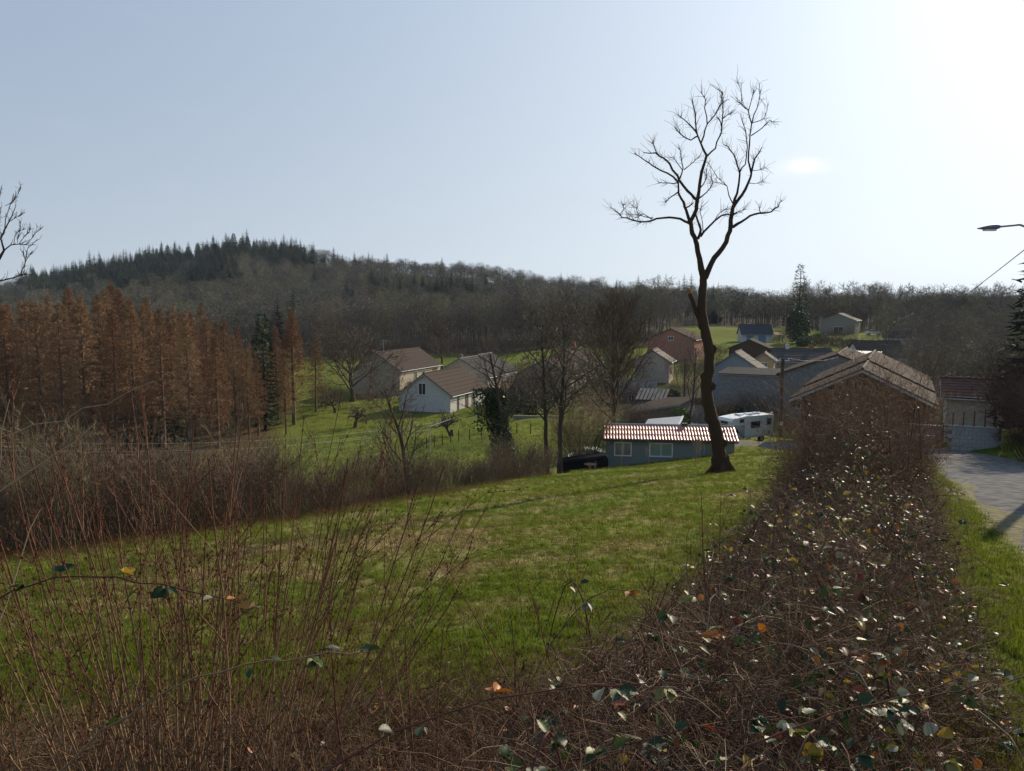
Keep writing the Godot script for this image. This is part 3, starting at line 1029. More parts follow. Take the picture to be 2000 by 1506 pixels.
const EDGE_LIMBS := [
	[[0, 1090, 26], [60, 1010, 23], [150, 920, 18], [215, 820, 13], [185, 680, 9], [240, 570, 8], [330, 420, 6], [392, 285, 3]],
	[[215, 820, 8], [300, 755, 7], [400, 745, 5], [545, 760, 4]], [[335, 748, 4], [360, 650, 3.5], [400, 600, 3], [490, 570, 2]],
	[[238, 572, 6], [230, 440, 5], [262, 250, 4], [318, 130, 3], [320, 48, 2]], [[200, 640, 4], [150, 560, 3], [180, 440, 2.6], [200, 300, 2]],
	[[35, 1030, 18], [25, 900, 15], [30, 830, 12], [0, 650, 9], [-60, 500, 6]], [[40, 800, 6], [50, 670, 5], [95, 600, 4], [105, 400, 3.5], [150, 200, 2.6], [165, 78, 1.8]],
	[[0, 640, 5], [45, 580, 4], [75, 440, 3], [60, 300, 2]], [[50, 800, 5], [110, 750, 3.5], [150, 690, 2.5]], [[-40, 1262, 14], [60, 1225, 11], [150, 1195, 9], [280, 1170, 7.5], [400, 1145, 6], [528, 1122, 3]],
	[[400, 1145, 5], [402, 1080, 4.5], [450, 1012, 4], [500, 800, 3], [612, 706, 2]], [[430, 1030, 3], [500, 900, 2.4], [575, 840, 1.6]], [[455, 1000, 3], [440, 900, 2.4], [410, 845, 1.6]], [[290, 1168, 4], [380, 1110, 3.5], [462, 1108, 3]],
	[[505, 740, 2.6], [540, 690, 2], [600, 610, 1.8], [668, 560, 1.2]], [[380, 735, 3], [385, 680, 2.4], [420, 590, 1.8], [430, 470, 1.4]], [[300, 480, 3], [380, 430, 2.4], [455, 395, 1.6]], [[260, 290, 3], [320, 260, 2], [330, 240, 1.4]], [[400, 740, 3], [450, 670, 2.2], [520, 600, 1.6], [530, 560, 1.2]],
	[[-330, 1700, 60], [-260, 1400, 48], [-120, 1200, 36], [0, 1090, 26]], [[-260, 1420, 30], [-140, 1320, 20], [-40, 1262, 14]], [[-250, 1380, 34], [-280, 1100, 26], [-240, 800, 18], [-260, 500, 10], [-220, 250, 4]], [[-275, 1000, 14], [-180, 800, 9], [-120, 560, 6], [-60, 350, 3]]]


func make_edge_tree() -> void:
	var d := 20.0
	var base := at(-14.2, d)
	var o := thing("leafless_oak", "dark bare tree reaching in beside the larch grove", "tree", base)
	var b := MB.new()
	var k := d / 1511.0 / 6.275 * 1.015
	var bark := lin(0.06, 0.045, 0.036)
	var ends := {}
	for limb in EDGE_LIMBS:
		var pts := PackedVector3Array()
		var rad := PackedFloat32Array()
		var z: float = 0.0
		var key := "%d" % (int(limb[0][0]) / 40 * 1000 + int(limb[0][1]) / 40)
		z = ends.get(key, 0.0)
		var drift := rf(-0.35, 0.35) if limb[0][2] < 20 else 0.0
		for j in limb.size():
			var q := Vector3(limb[j][0] * k - 1000.0 / 1511.0 * d * 1.015, (240.0 - limb[j][1] / 6.275) / 1511.0 * d, -d) - base
			if j > 0:
				z += q.distance_to(pts[j - 1]) * drift
				z = clampf(z, -1.2, 1.2)
			pts.append(Vector3(q.x, q.y, z))
			rad.append(maxf(limb[j][2] * k, 0.006))
		b.tube(pts, rad, 7, bark, bark)
		for s in pts.size() * 4:
			var f := rf(0.2, 1.0) * (pts.size() - 1)
			var j := int(minf(f, pts.size() - 1.01))
			var q := pts[j].lerp(pts[j + 1], f - j)
			var dir := ((pts[j + 1] - pts[j]).normalized() + rv() * 0.6 + Vector3(0, 0.5, 0)).normalized()
			var L := rf(0.05, 0.26)
			b.tube(PackedVector3Array([q, q + dir * L * 0.5, q + (dir + rv() * 0.3).normalized() * L]), PackedFloat32Array([0.007, 0.005, 0.004]), 3, bark, bark)
	var t := MB.new()
	var foot := Vector3(-330 * k - 1000.0 / 1511.0 * d * 1.015 + 14.2, (240.0 - 1700 / 6.275) / 1511.0 * d - base.y, 0)
	t.tube(PackedVector3Array([Vector3(0, -0.4, 0), Vector3(0, 0.3, 0), Vector3(foot.x * 0.5, foot.y * 0.6, 0), foot + Vector3(0.03, 0.08, 0)]), PackedFloat32Array([0.34, 0.24, 0.17, 0.135]), 9, bark, bark)
	part(t, "trunk", M.bark, o)
	part(b, "crown", M.bark, o)


func make_village_trees() -> void:
	# the wide one before the stone farmhouse
	var fan := bare({"kids": [15, 9, 7], "from": [0.16, 0.2, 0.1], "spread": [50.0, 45.0, 42.0], "ratio": [0.95, 0.5, 0.5], "rise": [0.05, 0.05, 0.08, 0.05], "rmin": 0.014, "slivers": 9, "sliver_len": 0.85, "sliver_w": 0.018, "twigc": lin(0.15, 0.12, 0.085), "wood": lin(0.08, 0.065, 0.05)})
	tree("spreading_tree", "wide spreading bare tree in front of the stone farmhouse", by(690, 121), 8.6, 0.36, fan)
	tree("meadow_tree", "round bare tree on the grass between the two farmhouses", by(863, 158), 9.5, 0.28, bare({"kids": [11, 7, 5], "from": [0.3, 0.2, 0.1], "rmin": 0.014, "slivers": 10, "sliver_len": 0.9, "sliver_w": 0.02, "ratio": [0.6, 0.5, 0.5]}))
	# the slim pair left of the shed
	var slim := bare({"kids": [15, 7, 4], "from": [0.36, 0.2, 0.1], "spread": [46.0, 48.0, 50.0], "ratio": [0.33, 0.5, 0.5], "rise": [0.02, 0.08, 0.05, 0.02], "segs": [12, 5, 4, 3], "slivers": 12, "sliver_len": 0.38, "sliver_w": 0.014, "rmin": 0.008, "twigc": lin(0.16, 0.13, 0.09)})
	tree("slim_tree", "slimmer of the paired bare trees left of the grey shed", by(1072, 51.5), 11.6, 0.19, slim, "", Vector3(-0.06, 1, 0))
	tree("slim_tree", "stouter of the paired bare trees left of the grey shed", by(1096, 51.0), 11.8, 0.21, slim, "", Vector3(-0.05, 1, 0))
	var broom := bare({"wander": [0.03, 0.12, 0.2, 0.2], "kids": [26, 9, 5], "from": [0.2, 0.15, 0.1], "spread": [46.0, 34.0, 34.0], "ratio": [0.46, 0.5, 0.5], "rise": [0.03, 0.15, 0.12, 0.1], "segs": [10, 6, 4, 3], "slivers": 14, "sliver_len": 0.65, "sliver_w": 0.012, "rmin": 0.009, "fuzz": 0.45, "wood": lin(0.085, 0.065, 0.045), "twigc": lin(0.12, 0.09, 0.055)})
	tree("upright_tree", "dense upright bare tree rising behind the grey shed", by(1199, 74), 12.6, 0.27, broom)
	var thin := bare({"kids": [10, 5, 4], "from": [0.22, 0.2, 0.1], "spread": [40.0, 42.0, 42.0], "ratio": [0.4, 0.5, 0.5], "slivers": 5, "sliver_len": 0.4})
	tree("thin_tree", "thin dark bare tree beside the village lane", by(1346, 84), 9.4, 0.15, thin)
	# small trees along the ditch
	var small := bare({"kids": [13, 7, 5], "from": [0.14, 0.2, 0.1], "spread": [45.0, 42.0, 42.0], "ratio": [0.45, 0.5, 0.5], "rise": [0.05, 0.12, 0.08, 0.05], "slivers": 6, "sliver_len": 0.35, "sliver_w": 0.006, "rmin": 0.005, "wood": lin(0.075, 0.055, 0.04)})
	var low := by(793, 38.0)
	tree("ditch_tree", "small many-branched bare tree at the meadow's lower edge", low, 6.6, 0.15, small, "", Vector3(-0.1, 1, 0))
	# fruit trees
	var apple := bare({"segs": [4, 6, 4, 3], "kids": [7, 5, 4], "from": [0.5, 0.2, 0.1], "wander": [0.2, 0.32, 0.3, 0.3], "spread": [65.0, 50.0, 50.0], "ratio": [1.0, 0.5, 0.5], "slivers": 3, "sliver_len": 0.35, "rmin": 0.02, "rise": [0.0, 0.05, 0.12, 0.1], "sliver_w": 0.016, "thin": [0.8, 0.7, 0.7], "taper": [0.7, 0.35, 0.4, 0.4]})
	tree("fruit_tree", "gnarled little fruit tree in the grass before the farmhouse", by(694, 92), 2.1, 0.16, apple)
	tree("fruit_tree", "crooked fruit tree in the meadow left of the ivied trunk", by(882, 84), 2.2, 0.16, apple, "", Vector3(-0.5, 1, 0))
	tree("fruit_tree", "little fruit tree half hidden by the larches' edge", by(655, 104), 2.3, 0.14, apple)
	# ivied trunk
	var o := thing("ivied_tree", "leaning trunk thickly wrapped in dark ivy", "tree", by(985, 47.0))
	o.scale = Vector3(1.25, 1.22, 1.25)
	var w := MB.new()
	var t := MB.new()
	grow(w, t, Vector3(0.3, -0.3, 0), Vector3(-0.16, 1, 0).normalized(), 7.6, 0.16, 0, bare({"kids": [13, 5, 4], "from": [0.45, 0.2, 0.1], "spread": [60.0, 45.0, 42.0], "ratio": [0.33, 0.5, 0.5], "slivers": 4, "sliver_len": 0.3}))
	part(w, "trunk", M.bark, o)
	part(t, "crown", M.twig, o)
	var iv := MB.new()
	for k in 5200:
		var f := pow(rf(0, 1), 0.9)
		var y := 0.1 + f * 5.3
		var an := rf(0, TAU)
		var r := (0.62 - 0.16 * f) * rf(0.35, 1.08) * (1.0 + 0.3 * noise.get_noise_2d(an * 12.0, y * 26.0))
		if k % 5 == 0 and f > 0.6:  # a shoulder of ivy reaching out on a limb
			an = rf(2.6, 3.6)
			r *= 2.1
		var p := Vector3(0.3 - 0.16 * y + cos(an) * r, y, sin(an) * r)
		var s := rf(0.04, 0.085)
		var side := rv().normalized()
		var up := (Vector3(cos(an), 0.5, sin(an)) + rv() * 0.5).cross(side).normalized()
		iv.col = lin(0.022, 0.04, 0.016).lerp(lin(0.05, 0.08, 0.025), rng.randf())
		iv.poly([p - side * s, p - up * s * 1.2, p + side * s, p + up * s])
	part(iv, "ivy", M.ivy, o)
	# pale budding bush by the shed
	o = thing("budding_bush", "pale bush covered in buds left of the grey shed", "bush", by(1136, 56, -0.1))
	o.scale = Vector3.ONE * 1.3
	w = MB.new()
	t = MB.new()
	var bp := bare({"kids": [9, 7, 4], "segs": [6, 5, 4, 3], "from": [0.15, 0.2, 0.1], "spread": [30.0, 40.0, 42.0], "ratio": [0.5, 0.5, 0.5], "slivers": 3, "sliver_len": 0.2, "rmin": 0.006, "wood": lin(0.14, 0.11, 0.07), "twigc": lin(0.3, 0.25, 0.15)})
	for k in 11:
		var an := k * 2.4
		grow(w, t, Vector3(cos(an), 0, sin(an)) * 0.25, Vector3(cos(an) * 0.35, 1, sin(an) * 0.35).normalized(), rf(3.4, 4.6), 0.035, 0, bp)
	for k in 5200:
		var th := rf(0, TAU)
		var yy := rf(0.12, 1.0)
		var rr := sqrt(rng.randf()) * 1.45 * sin(PI * clampf(yy * 0.8 + 0.18, 0, 1))
		var p := Vector3(cos(th) * rr, yy * 4.5, sin(th) * rr)
		t.col = lin(0.5, 0.43, 0.27).lerp(lin(0.36, 0.35, 0.15), rng.randf())
		t.sliver(p, p + (rv() * 0.5 + Vector3(0, 0.6, 0)) * 0.12, 0.026, rv())
	part(w, "stems", M.bark, o)
	part(t, "crown", M.straw, o)
	# evergreens by the far white house
	needled("tall_conifer", "tall grey-green conifer above the far white house", by(1552, 226), 20.5, 3.6, lin(0.04, 0.06, 0.04), 16, 8)
	o = thing("round_evergreen", "rounded dark evergreen beside the far white house", "tree", by(1551, 196))
	w = MB.new()
	w.tube(PackedVector3Array([Vector3(0, -0.4, 0), Vector3(0, 4, 0)]), PackedFloat32Array([0.25, 0.15]), 6, lin(0.07, 0.05, 0.04), lin(0.07, 0.05, 0.04))
	part(w, "trunk", M.bark, o)
	part(leafy_ball(Vector3(0, 4.3, 0), Vector3(2.9, 4.6, 2.9), 3200, 0.2, lin(0.03, 0.05, 0.022)), "crown", M.needles, o)
	for s in [[1575, 186, 1.6, 2.4], [1560, 184, 1.5, 2.0], [1596, 190, 1.8, 2.2]]:
		o = thing("garden_shrub", "dark evergreen shrub below the rounded tree", "shrub", by(s[0], s[1]), 0, "evergreen shrubs below the rounded tree")
		part(leafy_ball(Vector3(0, s[3] * 0.5, 0), Vector3(s[2], s[3] * 0.62, s[2]), 900, 0.14, lin(0.03, 0.055, 0.022)), "foliage", M.needles, o)
	# forsythia-green bushes and the yellow one by the pole
	for s in [[1014, 128, 1.6, 2.6, lin(0.2, 0.19, 0.05), "yellow-green bush behind the grey-roofed farmhouse"], [1495, 86, 0.9, 1.3, lin(0.22, 0.24, 0.05), "small yellow-green bush in front of the long grey wall"], [1898, 96, 3.2, 5.0, lin(0.16, 0.14, 0.06), "pale olive willow in front of the dark wood"], [1325, 84, 1.3, 2.2, lin(0.07, 0.12, 0.03), "green bush beside the thin tree"], [1430, 90, 1.4, 1.9, lin(0.035, 0.05, 0.025), "dark bush at the foot of the long grey wall"]]:
		o = thing("leafing_bush", s[5], "bush", by(s[0], s[1]))
		part(leafy_ball(Vector3(0, s[3] * 0.5, 0), Vector3(s[2], s[3] * 0.55, s[2]), 1000, 0.12, s[4]), "foliage", M.needles, o)
	# orange-leaved hedge bits by the pole
	for s in [[1540, 84, 0.8, 0.9], [1452, 86, 1.0, 0.8]]:
		o = thing("russet_bush", "low russet bush on the verge behind the motorhome", "bush", by(s[0], s[1]), 0, "russet bushes behind the motorhome")
		part(leafy_ball(Vector3(0, s[3] * 0.5, 0), Vector3(s[2], s[3] * 0.55, s[2] * 0.7), 500, 0.06, lin(0.3, 0.12, 0.04)), "foliage", M.needles, o)


func leafy_ball(mid: Vector3, r: Vector3, n: int, size: float, c: Color) -> MB:
	var b := MB.new()
	for k in n:
		var v := rv()
		while v.length() > 1.0:
			v = rv()
		v = v.normalized() * pow(v.length(), 0.45)
		v *= 1.0 + 0.28 * noise.get_noise_3d(v.x * 60.0 + mid.y, v.y * 60.0, v.z * 60.0)
		var p := mid + v * r
		b.col = shade_of(c, rf(0.6, 1.45))
		var s := rv().normalized() * size
		var q := (v + rv() * 0.6).cross(s).normalized() * size * 1.3
		b.poly([p - s, p - q * 0.4, p + s, p + q])
	return b


func make_wood_edge() -> void:
	# single bare trees one can tell apart: along the foot of the hill and on the slope at the right
	var protos: Array[Node3D] = []
	var cs := [lin(0.17, 0.145, 0.11), lin(0.14, 0.12, 0.095), lin(0.2, 0.18, 0.115)]
	for k in 3:
		var P := bare({"kids": [11, 6, 4], "segs": [8, 5, 3, 2], "from": [0.28, 0.2, 0.1], "sides": [6, 4, 3, 3], "slivers": 7, "sliver_len": 1.0, "sliver_w": 0.024, "rmin": 0.02, "ratio": [0.5, 0.5, 0.5], "rise": [0.05, 0.12, 0.1, 0.06], "wood": shade_of(cs[k], 0.9), "tip": cs[k], "twigc": cs[k]})
		protos.append(tree("woodland_tree", "bare tree at the foot of the wooded hill", Vector3(0, -100, 0), 12.0, 0.24, P, "bare trees at the foot of the hill"))
	var n := 0
	for row in 4:
		var u := 590.0 + row * 13.0
		while u < 1310.0:
			var d := 212.0 + row * 9.0 + rf(-5, 5)
			n = put_tree(protos, n, by(u + rf(-14, 14), d), rf(0.85, 1.25), "bare tree at the foot of the wooded hill, behind the %s" % ("spreading tree" if u < 720 else ("stone farmhouse" if u < 850 else ("grey-roofed farmhouse" if u < 1000 else ("cottages" if u < 1160 else "pink house")))), "")
			u += rf(26, 42)
	var lab := "bare tree in the thicket on the slope beyond the pump house"
	for row in 7:
		var u := 1780.0 + row * 7.0 if row < 4 else 1700.0 + row * 6.0
		while u < 2040.0:
			var d := 86.0 + row * 17.0 + rf(-6, 6)
			var s: float = rf(0.62, 0.8) if row < 2 else rf(0.75, 1.0)
			n = put_tree(protos, n, by(u + rf(-8, 8), d), s, lab, "bare trees on the slope beyond the pump house")
			u += rf(30, 46)
	lab = "bare tree of the tree line behind the far houses"
	for row in 3:
		var u := 1560.0 + row * 9.0
		while u < 2010.0:
			var d := 248.0 + row * 12.0 + rf(-4, 4)
			n = put_tree(protos, n, by(u + rf(-8, 8), d), rf(0.85, 1.15), lab, "tree line behind the far houses")
			u += rf(22, 34)
	for s in [[1715, 214, 0.62], [1668, 232, 0.8]]:
		n = put_tree(protos, n, by(s[0], s[1]), s[2], "bare garden tree near the parked car on the rise", "bare garden trees on the rise")


func put_tree(protos: Array[Node3D], n: int, p: Vector3, s: float, label: String, group: String) -> int:
	if n < protos.size():
		protos[n].position = p
		protos[n].scale = Vector3.ONE * s
	else:
		copy(protos[n % protos.size()], p, rf(0, TAU), s, label, group)
	return n + 1


func bush_proto(called: String, label: String, group: String, h: float, stems: int, c: Color, tip: Color, spread: float, fine: int) -> Node3D:
	var o := thing(called, label, "shrub", Vector3(0, -100, 0), 0, group)
	var w := MB.new()
	var t := MB.new()
	var P := bare({"kids": [6, 4], "segs": [5, 4, 3], "from": [0.3, 0.2], "spread": [28.0, 34.0], "ratio": [0.45, 0.5], "rise": [0.05, 0.1, 0.05], "wander": [0.1, 0.15, 0.2], "taper": [0.3, 0.3, 0.4], "shape": [less, one], "thin": [0.6, 0.6], "sides": [4, 3, 3], "slivers": fine, "sliver_len": 0.3, "sliver_w": 0.007, "rmin": 0.004, "twig_from": 1, "wood": c, "tip": tip, "twigc": tip})
	for k in stems:
		var an := k * 2.4
		var out := spread * sqrt((k + 0.5) / stems)
		grow(w, t, Vector3(cos(an), -0.05, sin(an)) * out * 0.7, Vector3(cos(an) * out * 0.5, 1, sin(an) * out * 0.5).normalized(), h * rf(0.6, 1.05), 0.016, 0, P)
	part(w, "stems", M.bark, o)
	part(t, "twigs", M.twig, o)
	return o


func make_ditch_shrubs() -> void:
	var g := "bare shrubs along the meadow's lower edge"
	var l := "bare brown shrub in the overgrown strip below the meadow"
	var protos: Array[Node3D] = [bush_proto("bare_shrub", l, g, 3.0, 22, lin(0.13, 0.095, 0.06), lin(0.15, 0.11, 0.075), 0.8, 5), bush_proto("bare_shrub", l, g, 2.5, 24, lin(0.11, 0.075, 0.055), lin(0.14, 0.09, 0.07), 1.0, 5), bush_proto("bare_shrub", l, g, 3.6, 20, lin(0.15, 0.12, 0.075), lin(0.17, 0.135, 0.085), 0.7, 5)]
	var n := 0
	for row in 5:
		var u := -60.0 + row * 11.0
		while u < 1070.0:
			var crest := table(CREST, u, 1)
			var d := crest + 1.6 + row * 3.2 + rf(-1.0, 1.0)
			var s := rf(0.7, 1.1)
			if u > 760:
				s *= 0.62
			elif u > 560:
				s *= 0.66
			else:
				s *= 0.9
			if row > 2 and u > 800:
				u += 60
				continue
			n = put_tree(protos, n, by(u + rf(-14, 14), d), s, "bare brown shrub in the strip below the meadow, %s" % ("under the leafless oak" if u < 150 else ("below the larch grove" if u < 520 else ("below the lone larch" if u < 700 else ("around the small ditch tree" if u < 900 else "beside the ivied trunk")))), "")
			u += rf(34, 58) * (22.0 / d) * 1.5
	# saplings in front of the shed
	for s in [[1208, 48.5, 2.2, "thin pale sapling in front of the shed's first window", 1], [1262, 47.5, 1.5, "small twiggy sapling in front of the shed's middle", 1], [1362, 42.0, 1.6, "low twiggy bush left of the big bare tree", 4], [1158, 42.0, 0.4, "tiny dry tuft of twigs on the meadow before the covered trailer", 2]]:
		var sap := bush_proto("sapling", s[3], "", s[2], s[4], lin(0.2, 0.16, 0.12), lin(0.22, 0.17, 0.13), 0.3, 1)
		sap.position = by(s[0], s[1])
	# scrub on the right-hand verge, in the shadow of the conifer
	var dark := bush_proto("verge_scrub", "dark brown scrub on the verge beside the pump house", "scrub by the pump house", 3.2, 30, lin(0.075, 0.045, 0.035), lin(0.09, 0.055, 0.04), 1.2, 6)
	var first := true
	for s in [[2025, 45, 1.5], [2045, 42, 1.6], [1998, 46.5, 0.8], [2032, 48, 1.6], [2060, 39, 1.4], [2015, 50, 1.3], [2090, 36, 1.4], [1972, 46.0, 0.5]]:
		if first:
			dark.position = by(s[0], s[1])
			dark.scale = Vector3.ONE * s[2]
		else:
			copy(dark, by(s[0], s[1]), rf(0, TAU), s[2])
		first = false
	needled("dark_conifer", "dark conifer cut off by the frame above the pump house", by(2018, 47), 13.2, 2.2, lin(0.02, 0.028, 0.018), 22, 9)


# ---------------------------------------------------------------- grass and the hedge
func tuft_mesh(blades: int, h: float, spread: float, w: float, lie: float, m: Material) -> ArrayMesh:
	var b := MB.new()
	for k in blades:
		var an := rf(0, TAU)
		var p := Vector3(cos(an), 0, sin(an)) * spread * sqrt(rng.randf())
		var out := Vector3(cos(an + rf(-1, 1)), 0, sin(an + rf(-1, 1)))
		var H := h * rf(0.5, 1.1)
		var q := p + Vector3.UP * H * 0.6 * (1 - lie) + out * H * (0.2 + lie * 0.4)
		var e := p + Vector3.UP * H * (1 - lie * 0.9) + out * H * (0.45 + lie * 0.6)
		var s := out.cross(Vector3.UP).rotated(Vector3.UP, rf(-0.8, 0.8)) * w
		b.col = shade_of(Color.WHITE, rf(0.75, 1.2))
		var k0 := b.v.size()
		var nn := (out.cross(s).normalized() + Vector3.UP * 0.6).normalized()
		for v: Vector3 in [p - s, p + s, q - s * 0.8, q + s * 0.8, e]:
			b.v.append(v)
			b.n.append(nn)
			b.c.append(b.col)
			b.t.append(Vector2.ZERO)
		for j in [0, 2, 1, 1, 2, 3, 2, 4, 3]:
			b.i.append(k0 + j)
	return b.mesh(m)


func make_grass() -> void:
	var green := tuft_mesh(11, 0.075, 0.06, 0.0028, 0.1, M.blade)
	var straw := tuft_mesh(12, 0.16, 0.09, 0.0018, 0.65, M.straw)
	var gp := []
	var gc := PackedColorArray()
	var sp := []
	var sc := PackedColorArray()
	for k in 105000:
		var d := 2.6 * pow(24.0, rng.randf())
		var u := rf(-80, 2080)
		var x := (u - 1000.0) / 1511.0 * d
		var crest := table(CREST, u, 1)
		if d > crest + 0.6 and u < 1440:
			continue
		if x > 0.0 and lane(x, d).x < LANE_HALF + rf(-0.12, 0.2):
			continue
		var gcol := ground_color(x, d)
		var dry := clampf((gcol.r - 0.2) / 0.16, 0, 1)
		var s := (0.7 + d * 0.034) * rf(0.6, 1.25)
		var t := Transform3D(Basis(Vector3.UP, rf(0, TAU)).scaled(Vector3(s, s * rf(0.7, 1.2), s)), at(x, d, -0.005))
		if rng.randf() < dry * 0.85:
			sp.append(t)
			var c := lin(0.5, 0.4, 0.22).lerp(lin(0.32, 0.23, 0.12), rng.randf())
			sc.append(shade_of(c, rf(0.7, 1.1)))
		else:
			gp.append(t)
			var c := lin(0.163, 0.216, 0.03).lerp(lin(0.29, 0.26, 0.066), pow(rng.randf(), 2.0)).lerp(lin(0.085, 0.145, 0.025), rf(0, 0.4))
			gc.append(c)
	tag(scatter("grass", green, M.blade, gp, gc, self), "short green meadow grass", "grass", "", "stuff")
	tag(scatter("dry_grass", straw, M.straw, sp, sc, self), "flattened dry straw in patches on the meadow", "grass", "", "stuff")
	# the lower meadow
	var big := tuft_mesh(14, 0.16, 0.3, 0.014, 0.2, M.blade)
	gp = []
	gc = PackedColorArray()
	for k in 16000:
		var d := rf(66, 190)
		var u := rf(585, 1480)
		if d > 140 and u < 1080 and u > 900:
			continue
		var x := (u - 1000.0) / 1511.0 * d
		if lane(x, d).x < LANE_HALF + 0.6:
			continue
		var s := rf(0.7, 1.4)
		gp.append(Transform3D(Basis(Vector3.UP, rf(0, TAU)).scaled(Vector3(s, s, s)), at(x, d, -0.01)))
		gc.append(lin(0.145, 0.205, 0.03).lerp(lin(0.26, 0.25, 0.06), pow(rng.randf(), 1.5)))
	tag(scatter("field_grass", big, M.blade, gp, gc, self), "green grass of the lower meadow and fields", "grass", "", "stuff")
	# long dead grass and litter at the near edge of the meadow
	var long := tuft_mesh(12, 0.3, 0.16, 0.0022, 0.7, M.straw)
	sp = []
	sc = PackedColorArray()
	for k in 5200:
		var d := rf(1.7, 6.2)
		var x := rf(-0.8, 0.55) * d
		if rng.randf() < smoothstep(3.8, 6.2, d):
			continue
		var s := rf(0.5, 1.2)
		sp.append(Transform3D(Basis(Vector3.UP, rf(0, TAU)).scaled(Vector3(s, s, s)), at(x, d, -0.01)))
		sc.append(lin(0.36, 0.27, 0.14).lerp(lin(0.22, 0.14, 0.075), rng.randf()))
	tag(scatter("dead_grass", long, M.straw, sp, sc, self), "long dead grass under the red-stemmed shrubs", "grass", "", "stuff")
	# tufts of dead stalks along the meadow's lower edge
	sp = []
	sc = PackedColorArray()
	for k in 5200:
		var u := rf(-60, 1080)
		var d := table(CREST, u, 1) + rf(-1.3, 2.4)
		if noise.get_noise_2d(u * 0.9, d * 30.0) < rf(-0.25, 0.35):
			continue
		var s := rf(0.6, 1.7)
		sp.append(Transform3D(Basis(Vector3.UP, rf(0, TAU)).scaled(Vector3(s, s * 1.2, s)), by(u, d)))
		sc.append(lin(0.5, 0.4, 0.26).lerp(lin(0.2, 0.14, 0.08), rng.randf()))
	tag(scatter("edge_grass", long, M.straw, sp, sc, self), "rough dead grass along the meadow's lower edge", "grass", "", "stuff")


# the hedge's line: x, d, half width, height
const HEDGE := [[0.0, 1.2, 0.7, 0.5], [0.22, 2.0, 0.9, 0.62], [0.8, 3.0, 1.0, 0.74], [1.85, 5.0, 1.05, 0.86], [3.4, 8.0, 1.0, 0.95], [4.55, 10.3, 1.0, 1.15], [5.4, 12.2, 1.05, 1.75], [6.4, 14.2, 1.2, 2.45], [7.4, 16.4, 1.25, 2.5], [8.6, 19.0, 1.2, 2.2], [9.9, 22.0, 1.0, 1.4]]


func hedge_at(s: float) -> Array:  # point, side vector, half width, height
	var k := clampi(int(s), 0, HEDGE.size() - 2)
	var f := s - k
	var a: Array = HEDGE[k]
	var b: Array = HEDGE[k + 1]
	var p := Vector2(lerpf(a[0], b[0], f), lerpf(a[1], b[1], f))
	var t := Vector2(b[0] - a[0], b[1] - a[1]).normalized()
	return [p, Vector2(t.y, -t.x), lerpf(a[2], b[2], f), lerpf(a[3], b[3], f)]


func hedge_spot(s: float, w: float, h: float) -> Vector3:
	var q := hedge_at(s)
	var p: Vector2 = q[0] + q[1] * w * q[2]
	var tall: float = q[3] * (1.0 - 0.75 * w * w) * (1.0 + 0.55 * noise.get_noise_2d(p.x * 20.0, p.y * 20.0))
	return at(p.x, p.y, h * tall)


func leaf_mesh(m: Material) -> ArrayMesh:
	# an ovate, toothed, pleated leaf of 1 m, its stalk at the origin
	var b := MB.new()
	var rows := 10
	for j in rows:
		var f := float(j) / (rows - 1)
		var w := 0.38 * pow(sin(PI * pow(f, 0.75)), 0.8) if j < rows - 1 and j > 0 else 0.0
		w *= 1.0 + (0.05 if j % 2 == 1 else -0.05)
		var z := f
		var droop := -0.18 * f * f
		var pleat := 0.025 if j % 2 == 1 else -0.01
		for v: Vector3 in [Vector3(-w, droop + 0.3 * w + pleat, z), Vector3(-w * 0.5, droop + 0.14 * w, z), Vector3(0, droop, z), Vector3(w * 0.5, droop + 0.14 * w, z), Vector3(w, droop + 0.3 * w + pleat, z)]:
			b.v.append(v)
			b.n.append(Vector3.UP)
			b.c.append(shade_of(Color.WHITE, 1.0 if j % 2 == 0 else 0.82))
			b.t.append(Vector2(v.x, v.z))
	for j in rows - 1:
		for k in 4:
			var p := j * 5 + k
			for q in [p, p + 1, p + 5, p + 1, p + 6, p + 5]:
				b.i.append(q)
	for j in rows:
		for k in 5:
			var e: Vector3 = b.v[j * 5 + mini(k + 1, 4)] - b.v[j * 5 + maxi(k - 1, 0)]
			var f2: Vector3 = b.v[mini(j + 1, rows - 1) * 5 + k] - b.v[maxi(j - 1, 0) * 5 + k]
			var nn := f2.cross(e)
			if nn.length() > 1e-6:
				b.n[j * 5 + k] = nn.normalized()
	return b.mesh(m)


const LEAF_COLORS := [[0.028, 0.055, 0.02], [0.024, 0.042, 0.018], [0.06, 0.085, 0.02], [0.2, 0.21, 0.15], [0.36, 0.24, 0.035], [0.3, 0.11, 0.025], [0.17, 0.035, 0.02], [0.09, 0.042, 0.03], [0.14, 0.13, 0.035], [0.2, 0.14, 0.09]]
const LEAF_ODDS := [0.22, 0.4, 0.52, 0.6, 0.65, 0.71, 0.74, 0.87, 0.95, 1.0]


func leaf_kind() -> int:
	var r := rng.randf()
	for k in LEAF_ODDS.size():
		if r <= LEAF_ODDS[k]:
			return k
	return 0


func arch(p: Vector3, e: Vector3, rise: float, r: float, b: MB, c0: Color, c1: Color, segs := 12, sides := 5) -> PackedVector3Array:
	var pts := PackedVector3Array()
	var rad := PackedFloat32Array()
	for k in segs + 1:
		var f := float(k) / segs
		var q := p.lerp(e, f) + Vector3.UP * rise * sin(PI * pow(f, 0.8)) + rv() * 0.009
		pts.append(q)
		rad.append(r * (1.0 - 0.65 * f))
	b.tube(pts, rad, sides, c0, c1)
	return pts


